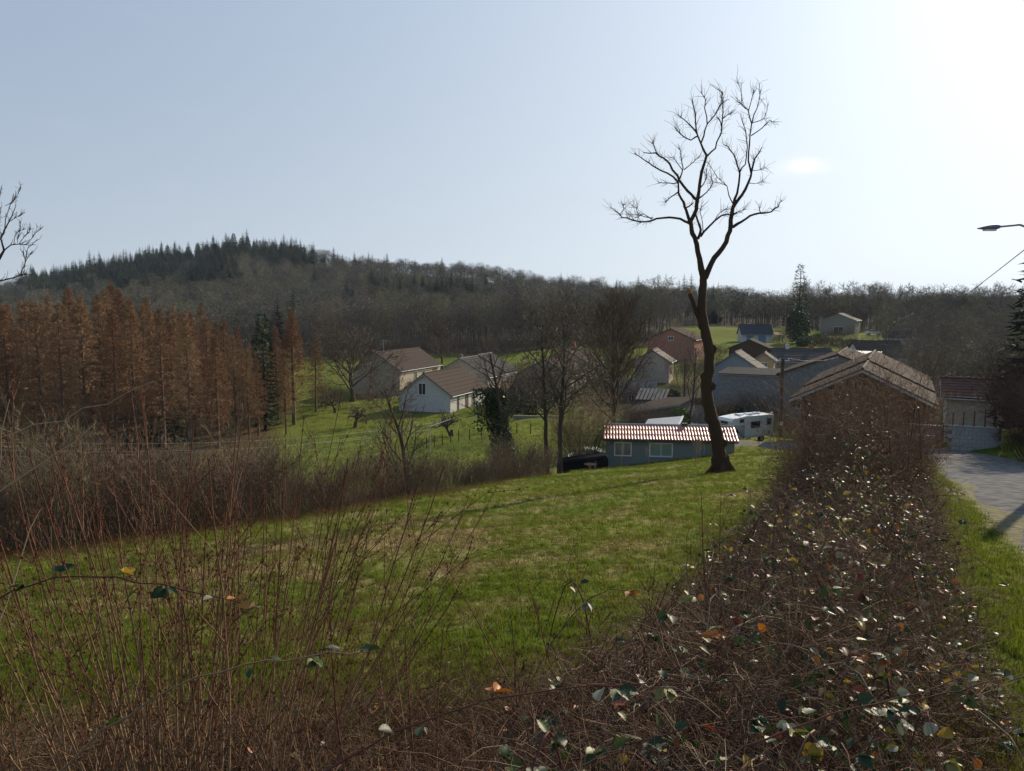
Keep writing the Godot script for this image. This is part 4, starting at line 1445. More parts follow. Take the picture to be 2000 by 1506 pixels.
func make_hedge() -> void:
	var o := thing("bramble_hedge", "tangled bramble hedge with autumn leaves along the lane", "hedge")
	var leaf := leaf_mesh(M.leaf)
	# arching canes one can follow
	var reds := [lin(0.13, 0.06, 0.045), lin(0.2, 0.14, 0.09), lin(0.26, 0.2, 0.14), lin(0.1, 0.045, 0.04)]
	var spots := []  # places where leaves hang: point, direction
	for k in 240:
		var s := rf(0.2, 6.2) if k < 205 else rf(5.5, 9.0)
		var w := rf(-1.0, 1.0)
		var p := hedge_spot(s, w * 0.8, 0.0)
		var e := hedge_spot(clampf(s + rf(-0.6, 0.4), 0, 9.9), clampf(w + rf(-0.9, 0.9), -1.5, 1.3), rf(0.25, 0.9))
		var b := MB.new()
		var c: Color = reds[rng.randi() % 4]
		var pts := arch(p, e, rf(0.35, 0.7 if k % 4 else 1.25) * hedge_at(s)[3], rf(0.0025, 0.0055) if s < 5 else rf(0.004, 0.008), b, c, shade_of(c, 0.8))
		# prickles
		for j in 26:
			var q := pts[1 + rng.randi() % 11]
			b.col = c
			b.sliver(q, q + rv() * 0.012, 0.0012, rv())
		part(b, "cane", M.cane, o)
		for j in range(4, 12, 2):
			spots.append([pts[j], (pts[j] - pts[j - 1]).normalized(), s])
	# long loops seen against the meadow and over the lane
	for l in [[Vector3(0.55, -2.2, -3.1), Vector3(1.62, -1.72, -3.9), 0.5], [Vector3(1.0, -2.4, -3.6), Vector3(1.72, -1.75, -4.3), 0.55], [Vector3(2.6, -2.0, -5.6), Vector3(4.05, -2.35, -5.9), 0.42], [Vector3(-0.75, -1.5, -2.05), Vector3(0.5, -1.06, -2.1), 0.17], [Vector3(-1.7, -1.85, -2.2), Vector3(-0.5, -1.2, -2.6), 0.3], [Vector3(0.1, -2.1, -2.6), Vector3(1.1, -1.35, -3.2), 0.3], [Vector3(-2.4, -1.6, -2.8), Vector3(-0.85, -1.0, -2.5), 0.35], [Vector3(0.15, -1.5, -1.85), Vector3(1.2, -1.0, -2.0), 0.12], [Vector3(-0.2, -1.6, -2.1), Vector3(0.45, -1.12, -1.95), 0.1], [Vector3(0.9, -1.9, -2.5), Vector3(1.75, -1.3, -2.6), 0.2], [Vector3(0.3, -2.2, -3.0), Vector3(1.0, -1.5, -3.1), 0.25]]:
		var b := MB.new()
		var c: Color = reds[rng.randi() % 4]
		var pts := arch(l[0], l[1], l[2], 0.0048, b, c, shade_of(c, 0.9), 18, 6)
		for j in 60:
			var q := pts[1 + rng.randi() % 17]
			b.col = c
			b.sliver(q, q + rv() * 0.012, 0.0012, rv())
		part(b, "cane", M.cane, o)
		for j in range(5, 19):
			if rng.randf() < 0.45:
				continue
			spots.append([pts[j], (pts[j] - pts[j - 1]).normalized(), 1.0])
	# leaves
	var places := []  # [distance, transform, kind]
	for sp in spots:
		var stalk: Vector3 = sp[0]
		var kind := leaf_kind()
		var side := (sp[1] as Vector3).cross(Vector3.UP).normalized()
		if rng.randf() < 0.5:
			side = -side
		var out := (side + (sp[1] as Vector3) * 0.4 + rv() * 0.5).normalized()
		for j in (3 if rng.randf() < 0.6 else 1):
			var dir := out.rotated(Vector3.UP, (j - 1) * 1.0 if j != 1 else 0.0)
			add_leaf(places, stalk + out * 0.03, dir, rf(0.032, 0.055), kind)
	for k in 15000:
		var s := pow(rng.randf(), 0.9) * 5.7
		var w := clampf(rf(-1.15, 1.15) + 0.12, -1.1, 1.1)
		if w < -0.1 and rng.randf() < 0.72:
			continue
		if s < 2.6 and w < 0.35 and rng.randf() < 0.8:
			continue
		var clump := hedge_at(s)
		var cq: Vector2 = clump[0] + clump[1] * w
		if noise.get_noise_2d(cq.x * 30.0, cq.y * 30.0 + 40.0) < rf(-0.35, 0.3):
			continue
		var p := hedge_spot(s, w, pow(rf(0.12, 1.0), 0.5) * 1.08)
		add_leaf(places, p, (rv() + Vector3(0, -0.1, 0.2)).normalized(), rf(0.02, 0.043) * (1.0 + s * 0.06), leaf_kind())
	for k in 650:  # dead leaves caught low among the stems
		var d := rf(1.6, 4.2)
		var p := at(rf(-0.7, 0.2) * d, d, pow(rng.randf(), 1.5) * 0.45)
		add_leaf(places, p, rv().normalized(), rf(0.025, 0.045), [0, 1, 7, 7, 9, 5, 8][rng.randi() % 7])
	for k in 1500:
		var s := rf(5.2, 10.0)
		var p := hedge_spot(s, rf(-1.0, 1.0), rf(0.05, 0.85))
		add_leaf(places, p, rv().normalized(), rf(0.035, 0.06), 3 if rng.randf() < 0.3 else (7 if rng.randf() < 0.6 else 9))
	places.sort_custom(func(a, b): return a[0] < b[0])
	var mats := []
	for c in LEAF_COLORS:
		var m: StandardMaterial3D = M.leaf.duplicate()
		m.albedo_color = Color(c[0], c[1], c[2]).linear_to_srgb()
		mats.append(m)
	var tr := []
	var tc := PackedColorArray()
	for k in places.size():
		var a: Array = places[k]
		if k < 300:
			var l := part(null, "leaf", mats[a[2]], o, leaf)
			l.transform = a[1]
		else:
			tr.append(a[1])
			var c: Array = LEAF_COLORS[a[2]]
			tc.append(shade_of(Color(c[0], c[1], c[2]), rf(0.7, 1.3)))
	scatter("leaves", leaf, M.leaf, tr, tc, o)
	# the tangle of thin dead twigs
	var b := MB.new()
	var white := Color.WHITE
	for k in 3:
		var p := Vector3.ZERO
		var dir := Vector3(0, 0, 1)
		var pts := PackedVector3Array([p])
		for j in 5:
			dir = (dir + rv() * 0.3).normalized()
			p += dir * 0.11
			pts.append(p)
		if k == 0:
			b.tube(pts, PackedFloat32Array([0.0026, 0.0024, 0.0021, 0.0018, 0.0014, 0.0008]), 4, white, white)
		var q := pts[1 + k]
		var d2 := (dir + rv() * 0.9).normalized()
		b.tube(PackedVector3Array([q, q + d2 * 0.1 + rv() * 0.02, q + d2 * 0.24]), PackedFloat32Array([0.0018, 0.0014, 0.0007]), 3, white, white)
	var twig := b.mesh(M.cane)
	tr = []
	tc = PackedColorArray()
	var dry := [lin(0.12, 0.066, 0.042), lin(0.16, 0.1, 0.062), lin(0.075, 0.04, 0.03), lin(0.24, 0.175, 0.11)]
	for k in 21000:
		var s := rf(0.0, 6.3)
		var p := hedge_spot(s, rf(-1.12, 1.1), rf(0.0, 0.95))
		var dir := (rv() + Vector3(0, 0.25, 0)).normalized()
		var z := rf(0.3, 0.75) * (1.0 + 0.07 * s)
		tr.append(Transform3D(Basis.looking_at(dir, Vector3(0.1, 1, 0.05).normalized()).rotated(dir, rf(0, TAU)).scaled(Vector3(z, z, z)), p))
		tc.append(shade_of(dry[rng.randi() % 4], rf(0.7, 1.2)))
	# looser sticks to the left, where the hedge thins into the meadow
	for k in 9000:
		var d := rf(1.6, 4.6)
		var x := rf(-0.74, 0.25) * d
		var p := at(x, d, pow(rng.randf(), 1.6) * 0.5 * (1.15 - d * 0.16))
		var dir := (rv() + Vector3(0, 0.15, 0)).normalized()
		var z := rf(0.35, 0.8)
		tr.append(Transform3D(Basis.looking_at(dir, Vector3(0.1, 1, 0.05).normalized()).scaled(Vector3(z, z, z)), p))
		tc.append(shade_of(dry[rng.randi() % 4], rf(0.7, 1.2)))
	scatter("twigs", twig, M.cane, tr, tc, o)
	make_thorn(twig)


func add_leaf(places: Array, p: Vector3, dir: Vector3, size: float, kind: int) -> void:
	var up := (Vector3.UP + rv() * 0.8).normalized()
	if absf(up.dot(dir)) > 0.95:
		up = Vector3(0.7, 0.5, 0.5).normalized()
	var bs := Basis.looking_at(-dir, up)
	places.append([p.length(), Transform3D(bs.scaled(Vector3(size * rf(0.85, 1.15), size, size)), p), kind])


func make_thorn(twig: Mesh) -> void:
	# the tall, bare, brown end of the hedge
	var o := thing("thorn_bush", "tall brown leafless bush at the end of the hedge by the lane", "bush", at(6.9, 15.4))
	var b := MB.new()
	var t := MB.new()
	var P := bare({"kids": [8, 5], "segs": [7, 5, 3], "from": [0.2, 0.2], "spread": [32.0, 40.0], "ratio": [0.42, 0.5], "rise": [0.03, 0.05, 0.05], "wander": [0.14, 0.2, 0.2], "taper": [0.3, 0.3, 0.4], "shape": [less, one], "thin": [0.6, 0.6], "sides": [5, 3, 3], "slivers": 4, "sliver_len": 0.16, "sliver_w": 0.003, "rmin": 0.0022, "twig_from": 1, "wood": lin(0.13, 0.085, 0.055), "tip": lin(0.17, 0.11, 0.07), "twigc": lin(0.2, 0.13, 0.085)})
	var base := at(6.9, 15.4)
	for k in 150:
		var s := rf(5.2, 9.3)
		var p := hedge_spot(s, rf(-0.9, 0.9), 0.0)
		var h: float = hedge_at(s)[3]
		grow(b, t, p - base, (Vector3(rf(-0.4, 0.4), 1, rf(-0.4, 0.4))).normalized(), h * rf(0.6, 1.12), rf(0.005, 0.011), 0, P)
	part(b, "stems", M.cane, o)
	part(t, "crown", M.cane, o)
	var tr := []
	var tc := PackedColorArray()
	for k in 6500:
		var s := rf(5.0, 10.0)
		var p := hedge_spot(s, rf(-1.0, 1.0), rf(0.0, 1.0)) - base
		var dir := (rv() + Vector3(0, 0.3, 0)).normalized()
		var z := rf(0.7, 1.5)
		tr.append(Transform3D(Basis.looking_at(dir, Vector3(0.1, 1, 0.05).normalized()).scaled(Vector3(z, z, z)), p))
		tc.append(shade_of(lin(0.16, 0.095, 0.06).lerp(lin(0.1, 0.056, 0.04), rng.randf()), rf(0.8, 1.2)))
	scatter("twigs", twig, M.cane, tr, tc, o)


# ---------------------------------------------------------------- red-stemmed shrubs in front
func shoot(b: MB, p: Vector3, dir: Vector3, L: float, r: float, level: int, c0: Color, c1: Color) -> void:
	var segs := 10 if level == 0 else 5
	var pts := PackedVector3Array([p])
	var rad := PackedFloat32Array([r])
	var q := p
	var dd := dir
	for k in segs:
		dd = (dd + rv() * (0.05 if level == 0 else 0.06) + Vector3.UP * 0.02).normalized()
		q += dd * L / segs
		pts.append(q)
		rad.append(r * (1.0 - 0.62 * (k + 1.0) / segs))
	b.tube(pts, rad, 6 if level == 0 else 4, c0, c1)
	# buds in pairs, and side shoots from some of them
	for k in range(1, segs + 1):
		var ax := (pts[k] - pts[k - 1]).normalized()
		var s := ax.cross(Vector3(0.2, 0.3, 1)).normalized().rotated(ax, (k % 2) * 1.57 + rf(-0.2, 0.2))
		var forks := level < 2 and k < segs and k > segs * (0.38 if level == 0 else 0.4) and rng.randf() < (0.4 if level == 0 else 0.2)
		for sg in [-1.0, 1.0]:
			var o: Vector3 = s * sg
			b.tube(PackedVector3Array([pts[k], pts[k] + (ax * 0.8 + o * 0.5) * 0.006, pts[k] + (ax + o * 0.35) * 0.013]), PackedFloat32Array([rad[k] * 1.2, 0.002, 0.0005]), 4, c1, c1)
			if forks and rng.randf() < 0.8:
				shoot(b, pts[k], (ax * 0.9 + o * 0.48 + rv() * 0.06).normalized(), L * rf(0.16, 0.36), maxf(rad[k] * 0.66, 0.0016), level + 1, c0.lerp(c1, 0.6), c1)


func dogwood(label: String, where: Vector3, canes: int, L: float, fan: float, c0: Color, c1: Color, lean := Vector3.ZERO) -> void:
	var o := thing("dogwood_shrub", label, "shrub", where, 0, "red-stemmed shrubs in front of the meadow")
	for k in canes:
		var b := MB.new()
		var an := k * 2.4 + rf(-0.3, 0.3)
		var out := sqrt((k + 0.5) / canes)
		var p := Vector3(cos(an) * out * 0.5, 0, sin(an) * out * 0.3) * fan
		var dir := (Vector3(cos(an) * out * 0.36 * fan + rf(-0.16, 0.16), 1, sin(an) * out * 0.26 * fan + rf(-0.15, 0.15)) + lean).normalized()
		var tint := rng.randf()
		shoot(b, p + Vector3(0, -0.05, 0), dir, L * rf(0.6, 1.05), rf(0.0028, 0.006), 0, c0.lerp(lin(0.42, 0.32, 0.18), tint * 0.6), c1.lerp(lin(0.16, 0.09, 0.05), tint * 0.4))
		part(b, "cane", M.cane, o)


func make_foreground() -> void:
	var tan := lin(0.3, 0.205, 0.11)
	var red := lin(0.085, 0.025, 0.022)
	dogwood("big red-stemmed shrub rising in front of the larch grove", by(330, 3.3), 66, 1.95, 1.0, tan, red)
	dogwood("red-stemmed shrub right of the biggest one, leaning over the meadow", by(480, 4.0), 42, 1.75, 1.1, tan, red, Vector3(0.25, 0, 0))
	dogwood("thin red-stemmed shrub at the lower left corner", by(90, 3.0), 26, 1.3, 1.2, tan, red)
	dogwood("sparse brown-stemmed shrub in the middle of the near meadow edge", by(735, 3.2), 9, 1.15, 1.3, lin(0.26, 0.19, 0.11), lin(0.14, 0.06, 0.045))
	dogwood("few dark stems left of the bramble hedge", by(930, 3.1), 8, 1.05, 1.3, lin(0.14, 0.06, 0.045), red, Vector3(0.12, 0, 0))
	dogwood("pair of tall thin shoots in front of the bare tree", by(1418, 4.6), 3, 1.25, 0.35, lin(0.2, 0.1, 0.06), lin(0.14, 0.05, 0.035))
	dogwood("thin upright shoots behind the bramble hedge's near end", by(1190, 5.0), 7, 0.95, 1.6, lin(0.18, 0.1, 0.06), lin(0.13, 0.05, 0.04))
	dogwood("lone thin shoots on the near meadow", by(1000, 6.2), 5, 0.95, 1.6, lin(0.18, 0.1, 0.06), lin(0.13, 0.05, 0.04))
	# two bent pale switches reaching in from the side
	var o := thing("pale_switches", "pale bent switches reaching in over the larches", "shrub", Vector3(-2.1, -2.4, -2.4))
	for l in [[Vector3(-1.95, -1.2, -2.5), Vector3(-1.5, -0.28, -2.3), -0.1, 0.0035], [Vector3(-2.1, -0.62, -2.5), Vector3(-1.25, -0.35, -2.3), -0.12, 0.003], [Vector3(-2.2, -0.45, -2.6), Vector3(-1.2, -0.25, -2.6), -0.08, 0.0028], [Vector3(-2.0, -1.7, -2.6), Vector3(-1.75, -0.75, -2.8), 0.06, 0.004]]:
		var b := MB.new()
		arch(l[0] - o.position, l[1] - o.position, l[2], l[3], b, lin(0.3, 0.24, 0.17), lin(0.36, 0.3, 0.22), 12, 5)
		part(b, "cane", M.cane, o)
	var root := MB.new()
	root.tube(PackedVector3Array([Vector3(-0.1, -0.2, 0), Vector3(0.05, 0.4, -0.05), Vector3(0.15, 1.2, -0.1)]), PackedFloat32Array([0.008, 0.007, 0.004]), 5, lin(0.25, 0.19, 0.13), lin(0.3, 0.24, 0.17))
	part(root, "cane", M.cane, o)


# ---------------------------------------------------------------- buildings
# A house stands with its near right corner at the node: the gable spans x -W..0 at z 0, the long side runs along x 0 to z -L.
func house(called: String, label: String, corner: Vector3, az: float, W: float, L: float, eave: float, ridge: float, wall: Material, roof: Material, o := {}) -> Node3D:
	var n := thing(called, label, o.get("cat", "house"), corner, -deg_to_rad(az))
	var b := MB.new()
	var z0: float = o.get("inset", 0.0)
	b.loft([Vector3(-W, -2, -L), Vector3(0, -2, -L), Vector3(0, eave, -L), Vector3(-W / 2, ridge, -L), Vector3(-W, eave, -L)], [Vector3(-W, -2, -z0), Vector3(0, -2, -z0), Vector3(0, eave, -z0), Vector3(-W / 2, ridge, -z0), Vector3(-W, eave, -z0)])
	part(b, "wall", wall, n)
	var ov: float = o.get("over", 0.4)
	var g: float = o.get("gable_over", 0.25)
	var sl := (ridge - eave) / (W / 2)
	var t := 0.13
	var lift := 0.1
	var breaks: Array = o.get("sections", [0.0, 1.0])
	for k in breaks.size() - 1:
		var za: float = -L * breaks[k] + (g if k == 0 else 0.0)
		var zb: float = -L * breaks[k + 1] - (g if k == breaks.size() - 2 else 0.0)
		var up: float = lift + 0.16 * k
		for s in [1.0, -1.0]:
			b = MB.new()
			var rx := -W / 2
			var ex: float = ov if s > 0 else -W - ov
			var ey: float = eave - ov * sl + up
			var ry: float = ridge + up
			if s > 0:
				b.slab(Vector3(rx, ry, za), Vector3(ex, ey, za), Vector3(ex, ey, zb), Vector3(rx, ry, zb), t)
			else:
				b.slab(Vector3(ex, ey, za), Vector3(rx, ry, za), Vector3(rx, ry, zb), Vector3(ex, ey, zb), t)
			# courses of sheets, each lapping the one below
			var rows: int = o.get("courses", 5)
			for r in rows:
				var f0 := float(r) / rows
				var f1 := float(r + 1) / rows
				var A := Vector3(lerpf(rx, ex, f0), lerpf(ry, ey, f0) + 0.008, 0)
				var B := Vector3(lerpf(rx, ex, f1), lerpf(ry, ey, f1) + 0.045, 0)
				var lo := 0.01
				if s > 0:
					b.slab(A + Vector3(0, 0, za - lo), B + Vector3(0, 0, za - lo), B + Vector3(0, 0, zb + lo), A + Vector3(0, 0, zb + lo), 0.02)
				else:
					b.slab(B + Vector3(0, 0, za - lo), A + Vector3(0, 0, za - lo), A + Vector3(0, 0, zb + lo), B + Vector3(0, 0, zb + lo), 0.02)
			part(b, "roof", roof, n)
		b = MB.new()
		b.tube(PackedVector3Array([Vector3(-W / 2, ridge + up + 0.02, za), Vector3(-W / 2, ridge + up + 0.02, zb)]), PackedFloat32Array([0.11, 0.11]), 6, Color.WHITE, Color.WHITE)
		part(b, "ridge_cap", o.get("cap", roof), n)
	if o.has("fascia"):
		b = MB.new()
		for s in [1.0, -1.0]:
			var ex2: float = ov if s > 0 else -W - ov
			var e0 := Vector3(ex2, eave - ov * sl + lift - t, g + 0.004)
			var r0 := Vector3(-W / 2, ridge + lift - t, g + 0.004)
			var dn := Vector3(0, -0.16, 0)
			var fw := Vector3(0, 0, 0.035)
			if s > 0:
				b.loft([r0 + dn, e0 + dn, e0, r0], [r0 + dn + fw, e0 + dn + fw, e0 + fw, r0 + fw])
			else:
				b.loft([e0 + dn, r0 + dn, r0, e0], [e0 + dn + fw, r0 + dn + fw, r0 + fw, e0 + fw])
		part(b, "fascia", o.fascia, n)
	if o.get("gutter", true):
		b = MB.new()
		b.tube(PackedVector3Array([Vector3(ov + 0.05, eave - ov * sl + 0.0, g), Vector3(ov + 0.05, eave - ov * sl - 0.02, -L - g)]), PackedFloat32Array([0.06, 0.06]), 6, Color.WHITE, Color.WHITE)
		part(b, "gutter", M.zinc, n)
	for c in o.get("chimneys", []):
		b = MB.new()
		var cy: float = ridge - absf(c[0] + W / 2) * sl
		b.box(Vector3(c[0] - c[2], cy - 0.3, c[1] - c[2]), Vector3(c[0] + c[2], cy + c[3], c[1] + c[2]))
		b.box(Vector3(c[0] - c[2] - 0.06, cy + c[3], c[1] - c[2] - 0.06), Vector3(c[0] + c[2] + 0.06, cy + c[3] + 0.09, c[1] + c[2] + 0.06))
		b.box(Vector3(c[0] - 0.1, cy + c[3] + 0.09, c[1] - 0.1), Vector3(c[0] + 0.1, cy + c[3] + 0.3, c[1] + 0.1))
		part(b, "chimney", c[4], n)
	for w in o.get("openings", []):
		opening(n, w[0], w[1], w[2], w[3], w[4], w[5])
	return n


# face "g" (gable) or "s" (long side); a = place along the face, y = sill; kinds: window, shutter, door, garage, arch, dark
func opening(n: Node3D, face: String, a: float, y: float, w: float, h: float, kind: String) -> void:
	var x := Transform3D(Basis(), Vector3(a, y, 0)) if face == "g" else Transform3D(Basis(Vector3.UP, PI / 2), Vector3(0.0, y, -a))
	var b := MB.new()
	b.x = x
	var f := 0.08
	var pr := 0.06
	var surround: Material = M.white_frame if kind == "window" else (M.grey_board if kind in ["garage", "arch"] else M.stone)
	b.box(Vector3(-w / 2 - f, -f, 0.002), Vector3(-w / 2, h + f, pr))
	b.box(Vector3(w / 2, -f, 0.002), Vector3(w / 2 + f, h + f, pr))
	b.box(Vector3(-w / 2, h, 0.002), Vector3(w / 2, h + f, pr))
	b.box(Vector3(-w / 2, -f, 0.002), Vector3(w / 2, 0, pr + 0.04))
	if kind == "window":
		b.box(Vector3(-0.03, 0, 0.012), Vector3(0.03, h, pr - 0.01))
	if kind == "arch":
		for k in 8:
			var an := PI * (k + 0.5) / 8
			var c := Vector3(cos(an) * w / 2, h + sin(an) * w / 2 * 0.6, 0)
			b.box(c + Vector3(-0.13, -0.1, 0.002), c + Vector3(0.13, 0.1, pr))
	var names := {"window": "window", "shutter": "shuttered_window", "door": "door", "garage": "garage_door", "arch": "arched_door"}
	var o := part(b, names[kind], surround, n)
	b = MB.new()
	b.x = x
	if kind == "arch":
		var loop := [Vector3(-w / 2, 0, 0), Vector3(w / 2, 0, 0)]
		for k in 9:
			var an := PI * k / 8
			loop.append(Vector3(cos(an) * w / 2, h + sin(an) * w / 2 * 0.6, 0))
		var back := []
		for p in loop:
			back.append(p + Vector3(0, 0, 0.003))
		var front := []
		for p in loop:
			front.append(p + Vector3(0, 0, 0.02))
		b.loft(back, front)
		part(b, "leaf", M.brown_wood, o)
	elif kind in ["window", "window"]:
		b.box(Vector3(-w / 2, 0, 0.003), Vector3(w / 2, h, 0.012))
		part(b, "pane", M.glass, o)
	else:
		var planks := maxi(2, int(w / 0.3))
		for k in planks:
			b.box(Vector3(-w / 2 + w * k / planks + 0.008, 0.0, 0.003), Vector3(-w / 2 + w * (k + 1) / planks - 0.008, h, 0.03 + 0.004 * (k % 2)))
		part(b, "leaf", M.blue_door if kind == "garage" else (M.shutter_brown if kind == "shutter" else M.brown_wood), o)


func base_at(u: float, d: float, y := INF) -> Vector3:
	var p := by(u, d)
	if y < INF:
		p.y = y
	return p


func make_village() -> void:
	var oa := {"over": 0.35, "fascia": M.grey_board, "courses": 9, "chimneys": [[-6.2, -2.0, 0.35, 1.2, M.brick_red]], "openings": [["s", 3.2, -0.0, 2.3, 1.7, "arch"], ["s", 6.0, 2.6, 0.8, 1.3, "window"], ["s", 9.0, 2.4, 0.9, 1.4, "window"], ["s", 13.6, 2.2, 1.5, 1.6, "shutter"], ["g", -6.6, 4.6, 0.7, 0.8, "window"]]}
	var a := house("stone_farmhouse", "large stone farmhouse with brown roof and arched door", base_at(782, 130, -15.1), 20, 9.0, 16.0, 4.5, 7.4, M.cream, M.roof_brown, oa)
	var mast := MB.new()
	mast.tube(PackedVector3Array([Vector3(-4.4, 7.2, -2.5), Vector3(-4.4, 9.6, -2.5)]), PackedFloat32Array([0.035, 0.03]), 5, Color.WHITE, Color.WHITE)
	mast.box(Vector3(-4.9, 9.3, -2.53), Vector3(-3.9, 9.35, -2.47))
	for k in 4:
		mast.box(Vector3(-4.8 + k * 0.26, 9.31, -2.8), Vector3(-4.78 + k * 0.26, 9.34, -2.2))
	part(mast, "aerial", M.zinc, a)
	house("white_barn", "low white barn with bluish shaded gable and brown roof", base_at(880, 104, -14.5), 20, 7.8, 12.5, 2.7, 5.4, M.white_wall, M.roof_brown, {"cat": "barn", "over": 0.4, "fascia": M.grey_board, "courses": 7, "openings": [["g", -4.2, 2.6, 1.0, 1.5, "window"], ["s", 2.6, 0.1, 0.4, 2.3, "door"], ["s", 5.6, 0.1, 0.8, 2.2, "door"], ["s", 8.0, 0.1, 0.9, 2.2, "window"]]})
	house("grey_roofed_farmhouse", "cream farmhouse with two-level grey roof beside the low white barn", base_at(953, 124, -15.0), 20, 9.8, 14.0, 3.9, 6.6, M.cream, M.roof_grey, {"courses": 8, "fascia": M.grey_board, "sections": [0.0, 0.55, 1.0], "cap": M.roof_pale, "chimneys": [[-5.1, -0.8, 0.3, 0.7, M.greystone]], "openings": [["s", 1.6, 1.9, 0.8, 1.3, "window"], ["s", 4.4, 0.2, 1.0, 2.2, "door"], ["s", 7.2, 0.3, 1.8, 2.2, "door"], ["s", 9.6, 1.9, 0.8, 1.2, "window"]]})
	house("walled_cottage", "cream cottage with brown roof behind the slim trees", base_at(1112, 117, -15.0), 20, 8.2, 10.0, 4.7, 7.0, M.cream, M.roof_brown, {"openings": [["s", 1.4, 0.5, 0.7, 2.2, "door"], ["s", 3.2, 1.2, 0.7, 1.6, "shutter"], ["s", 5.6, 1.2, 0.7, 1.6, "shutter"]], "chimneys": [[-6.0, -1.0, 0.22, 0.6, M.white_wall]]})
	house("chimneyed_house", "house with two chimneys and brown roof behind the cottage", base_at(1150, 134, -14.4), 20, 9.2, 11.0, 4.6, 7.0, M.cream, M.roof_brown, {"courses": 7, "chimneys": [[-5.2, -1.2, 0.35, 1.0, M.greystone], [-4.75, -6.8, 0.35, 1.1, M.brick_red]], "openings": [["s", 2.0, 1.0, 0.8, 1.4, "window"], ["s", 5.0, 1.0, 0.8, 1.4, "window"]]})
	house("low_tiled_house", "low house with pinkish roof behind the dense upright tree", base_at(1205, 112, -14.3), 97, 5.0, 5.5, 2.2, 3.4, M.greystone, M.roof_pale, {"openings": [["s", 2.0, 0.4, 0.8, 1.2, "window"]]})
	house("beige_house", "small beige house with pale roof under the pink house", base_at(1304, 122, -12.2), 19, 5.4, 5.5, 3.7, 5.4, M.cream, M.roof_pale, {"openings": [["s", 1.2, 1.6, 0.6, 0.9, "shutter"], ["s", 3.4, 1.6, 0.6, 0.9, "shutter"]]})
	house("pink_house", "big pink-red house with grey roof behind the leaning trunk", base_at(1352, 163, -11.6), 24, 10.0, 11.0, 4.8, 7.0, M.pink, M.roof_brown, {"openings": [["s", 3.0, 1.0, 0.9, 1.4, "window"], ["s", 7.0, 1.0, 0.9, 1.4, "window"], ["g", -5.0, 4.6, 1.0, 0.8, "window"]]})
	var g := house("white_house", "white house with dark slate roof and two blue garage doors", base_at(1443, 200, -9.0), 97, 6.5, 7.7, 2.2, 4.4, M.white_wall, M.roof_slate, {"openings": [["s", 2.1, -0.1, 1.8, 1.8, "garage"], ["s", 5.1, -0.1, 1.8, 1.8, "garage"]], "cap": M.roof_slate})
	var b := MB.new()
	b.slab(Vector3(0.1, 1.9, -7.8), Vector3(0.1, 1.9, -10.4), Vector3(-4.5, 2.5, -10.4), Vector3(-4.5, 2.5, -7.8), 0.12)
	b.box(Vector3(0.0, -1, -10.3), Vector3(0.18, 1.85, -10.12))
	b.box(Vector3(-4.4, -1, -10.3), Vector3(-4.2, 2.3, -10.12))
	part(b, "carport", M.brown_wood, g)
	house("dark_barn", "dark timber barn below the white house", base_at(1499, 158, -11.2), 22, 8.2, 7.0, 2.7, 4.5, M.old_wood, M.roof_brown, {"cat": "barn"})
	house("slate_gabled_house", "house with slate-hung grey gable and pale roof edge", base_at(1485, 106, -13.4), 24, 7.4, 6.0, 4.6, 7.1, M.bluegrey, M.roof_pale, {"courses": 6})
	house("small_yellow_house", "tiny yellow-gabled house wedged among the roofs", base_at(1506, 122, -11.4), 22, 2.8, 4.0, 3.1, 4.1, M.yellowish, M.roof_pale, {"openings": [["g", -1.4, 1.4, 0.9, 1.2, "window"]]})
	house("grey_roofed_house", "long grey roof in the middle of the village", base_at(1512, 128, -11.5), 97, 8.0, 9.5, 2.6, 4.4, M.render_grey, M.roof_grey, {"chimneys": [[-4.0, -2.5, 0.25, 0.7, M.white_wall], [-4.0, -6.4, 0.3, 0.6, M.brick_red]]})
	house("long_grey_house", "long grey rendered house with broad gable and brown roof", Vector3(44.4, -13.4, -88.6), 27, 13.0, 16.0, 5.3, 7.8, M.render_grey, M.roof_brown, {"courses": 8, "cap": M.roof_pale, "openings": [["g", -8.2, 3.8, 0.7, 0.9, "window"], ["g", -5.2, 3.8, 0.7, 0.9, "window"], ["g", -10.4, 1.2, 0.8, 1.1, "window"]]})
	# the lower wing continuing the same front to the left
	var wing := thing("grey_wing", "plain grey walled wing left of the broad gable", "house", Vector3(32.8, -13.4, -94.5), -deg_to_rad(27))
	b = MB.new()
	b.loft([Vector3(-7.4, -2, -7), Vector3(0, -2, -7), Vector3(0, 5.3, -7), Vector3(-7.4, 5.3, -7)], [Vector3(-7.4, -2, 0), Vector3(0, -2, 0), Vector3(0, 5.0, 0), Vector3(-7.4, 5.0, 0)])
	part(b, "wall", M.render_grey, wing)
	b = MB.new()
	b.slab(Vector3(-7.6, 5.1, 0.2), Vector3(0.1, 5.1, 0.2), Vector3(0.1, 5.4, -7.1), Vector3(-7.6, 5.4, -7.1), 0.1)
	part(b, "roof", M.roof_grey, wing)
	b = MB.new()
	b.box(Vector3(-7.5, 4.9, 0.004), Vector3(0.02, 5.02, 0.14))
	part(b, "cornice", M.concrete, wing)
	house("far_gabled_house", "far beige house with broad gable on the rise", base_at(1660, 214, -7.5), 31, 8.8, 11.0, 3.9, 5.7, M.stone, M.roof_pale, {"openings": [["s", 2.0, 0.5, 0.9, 1.3, "window"], ["g", -4.2, -0.2, 2.4, 2.2, "window"]]})
	var m := house("hillside_house", "grey house half hidden by trees on the slope", base_at(1830, 186, -9.4), 22, 11.5, 8.0, 4.9, 8.0, M.render_grey, M.roof_grey, {})
	b = MB.new()
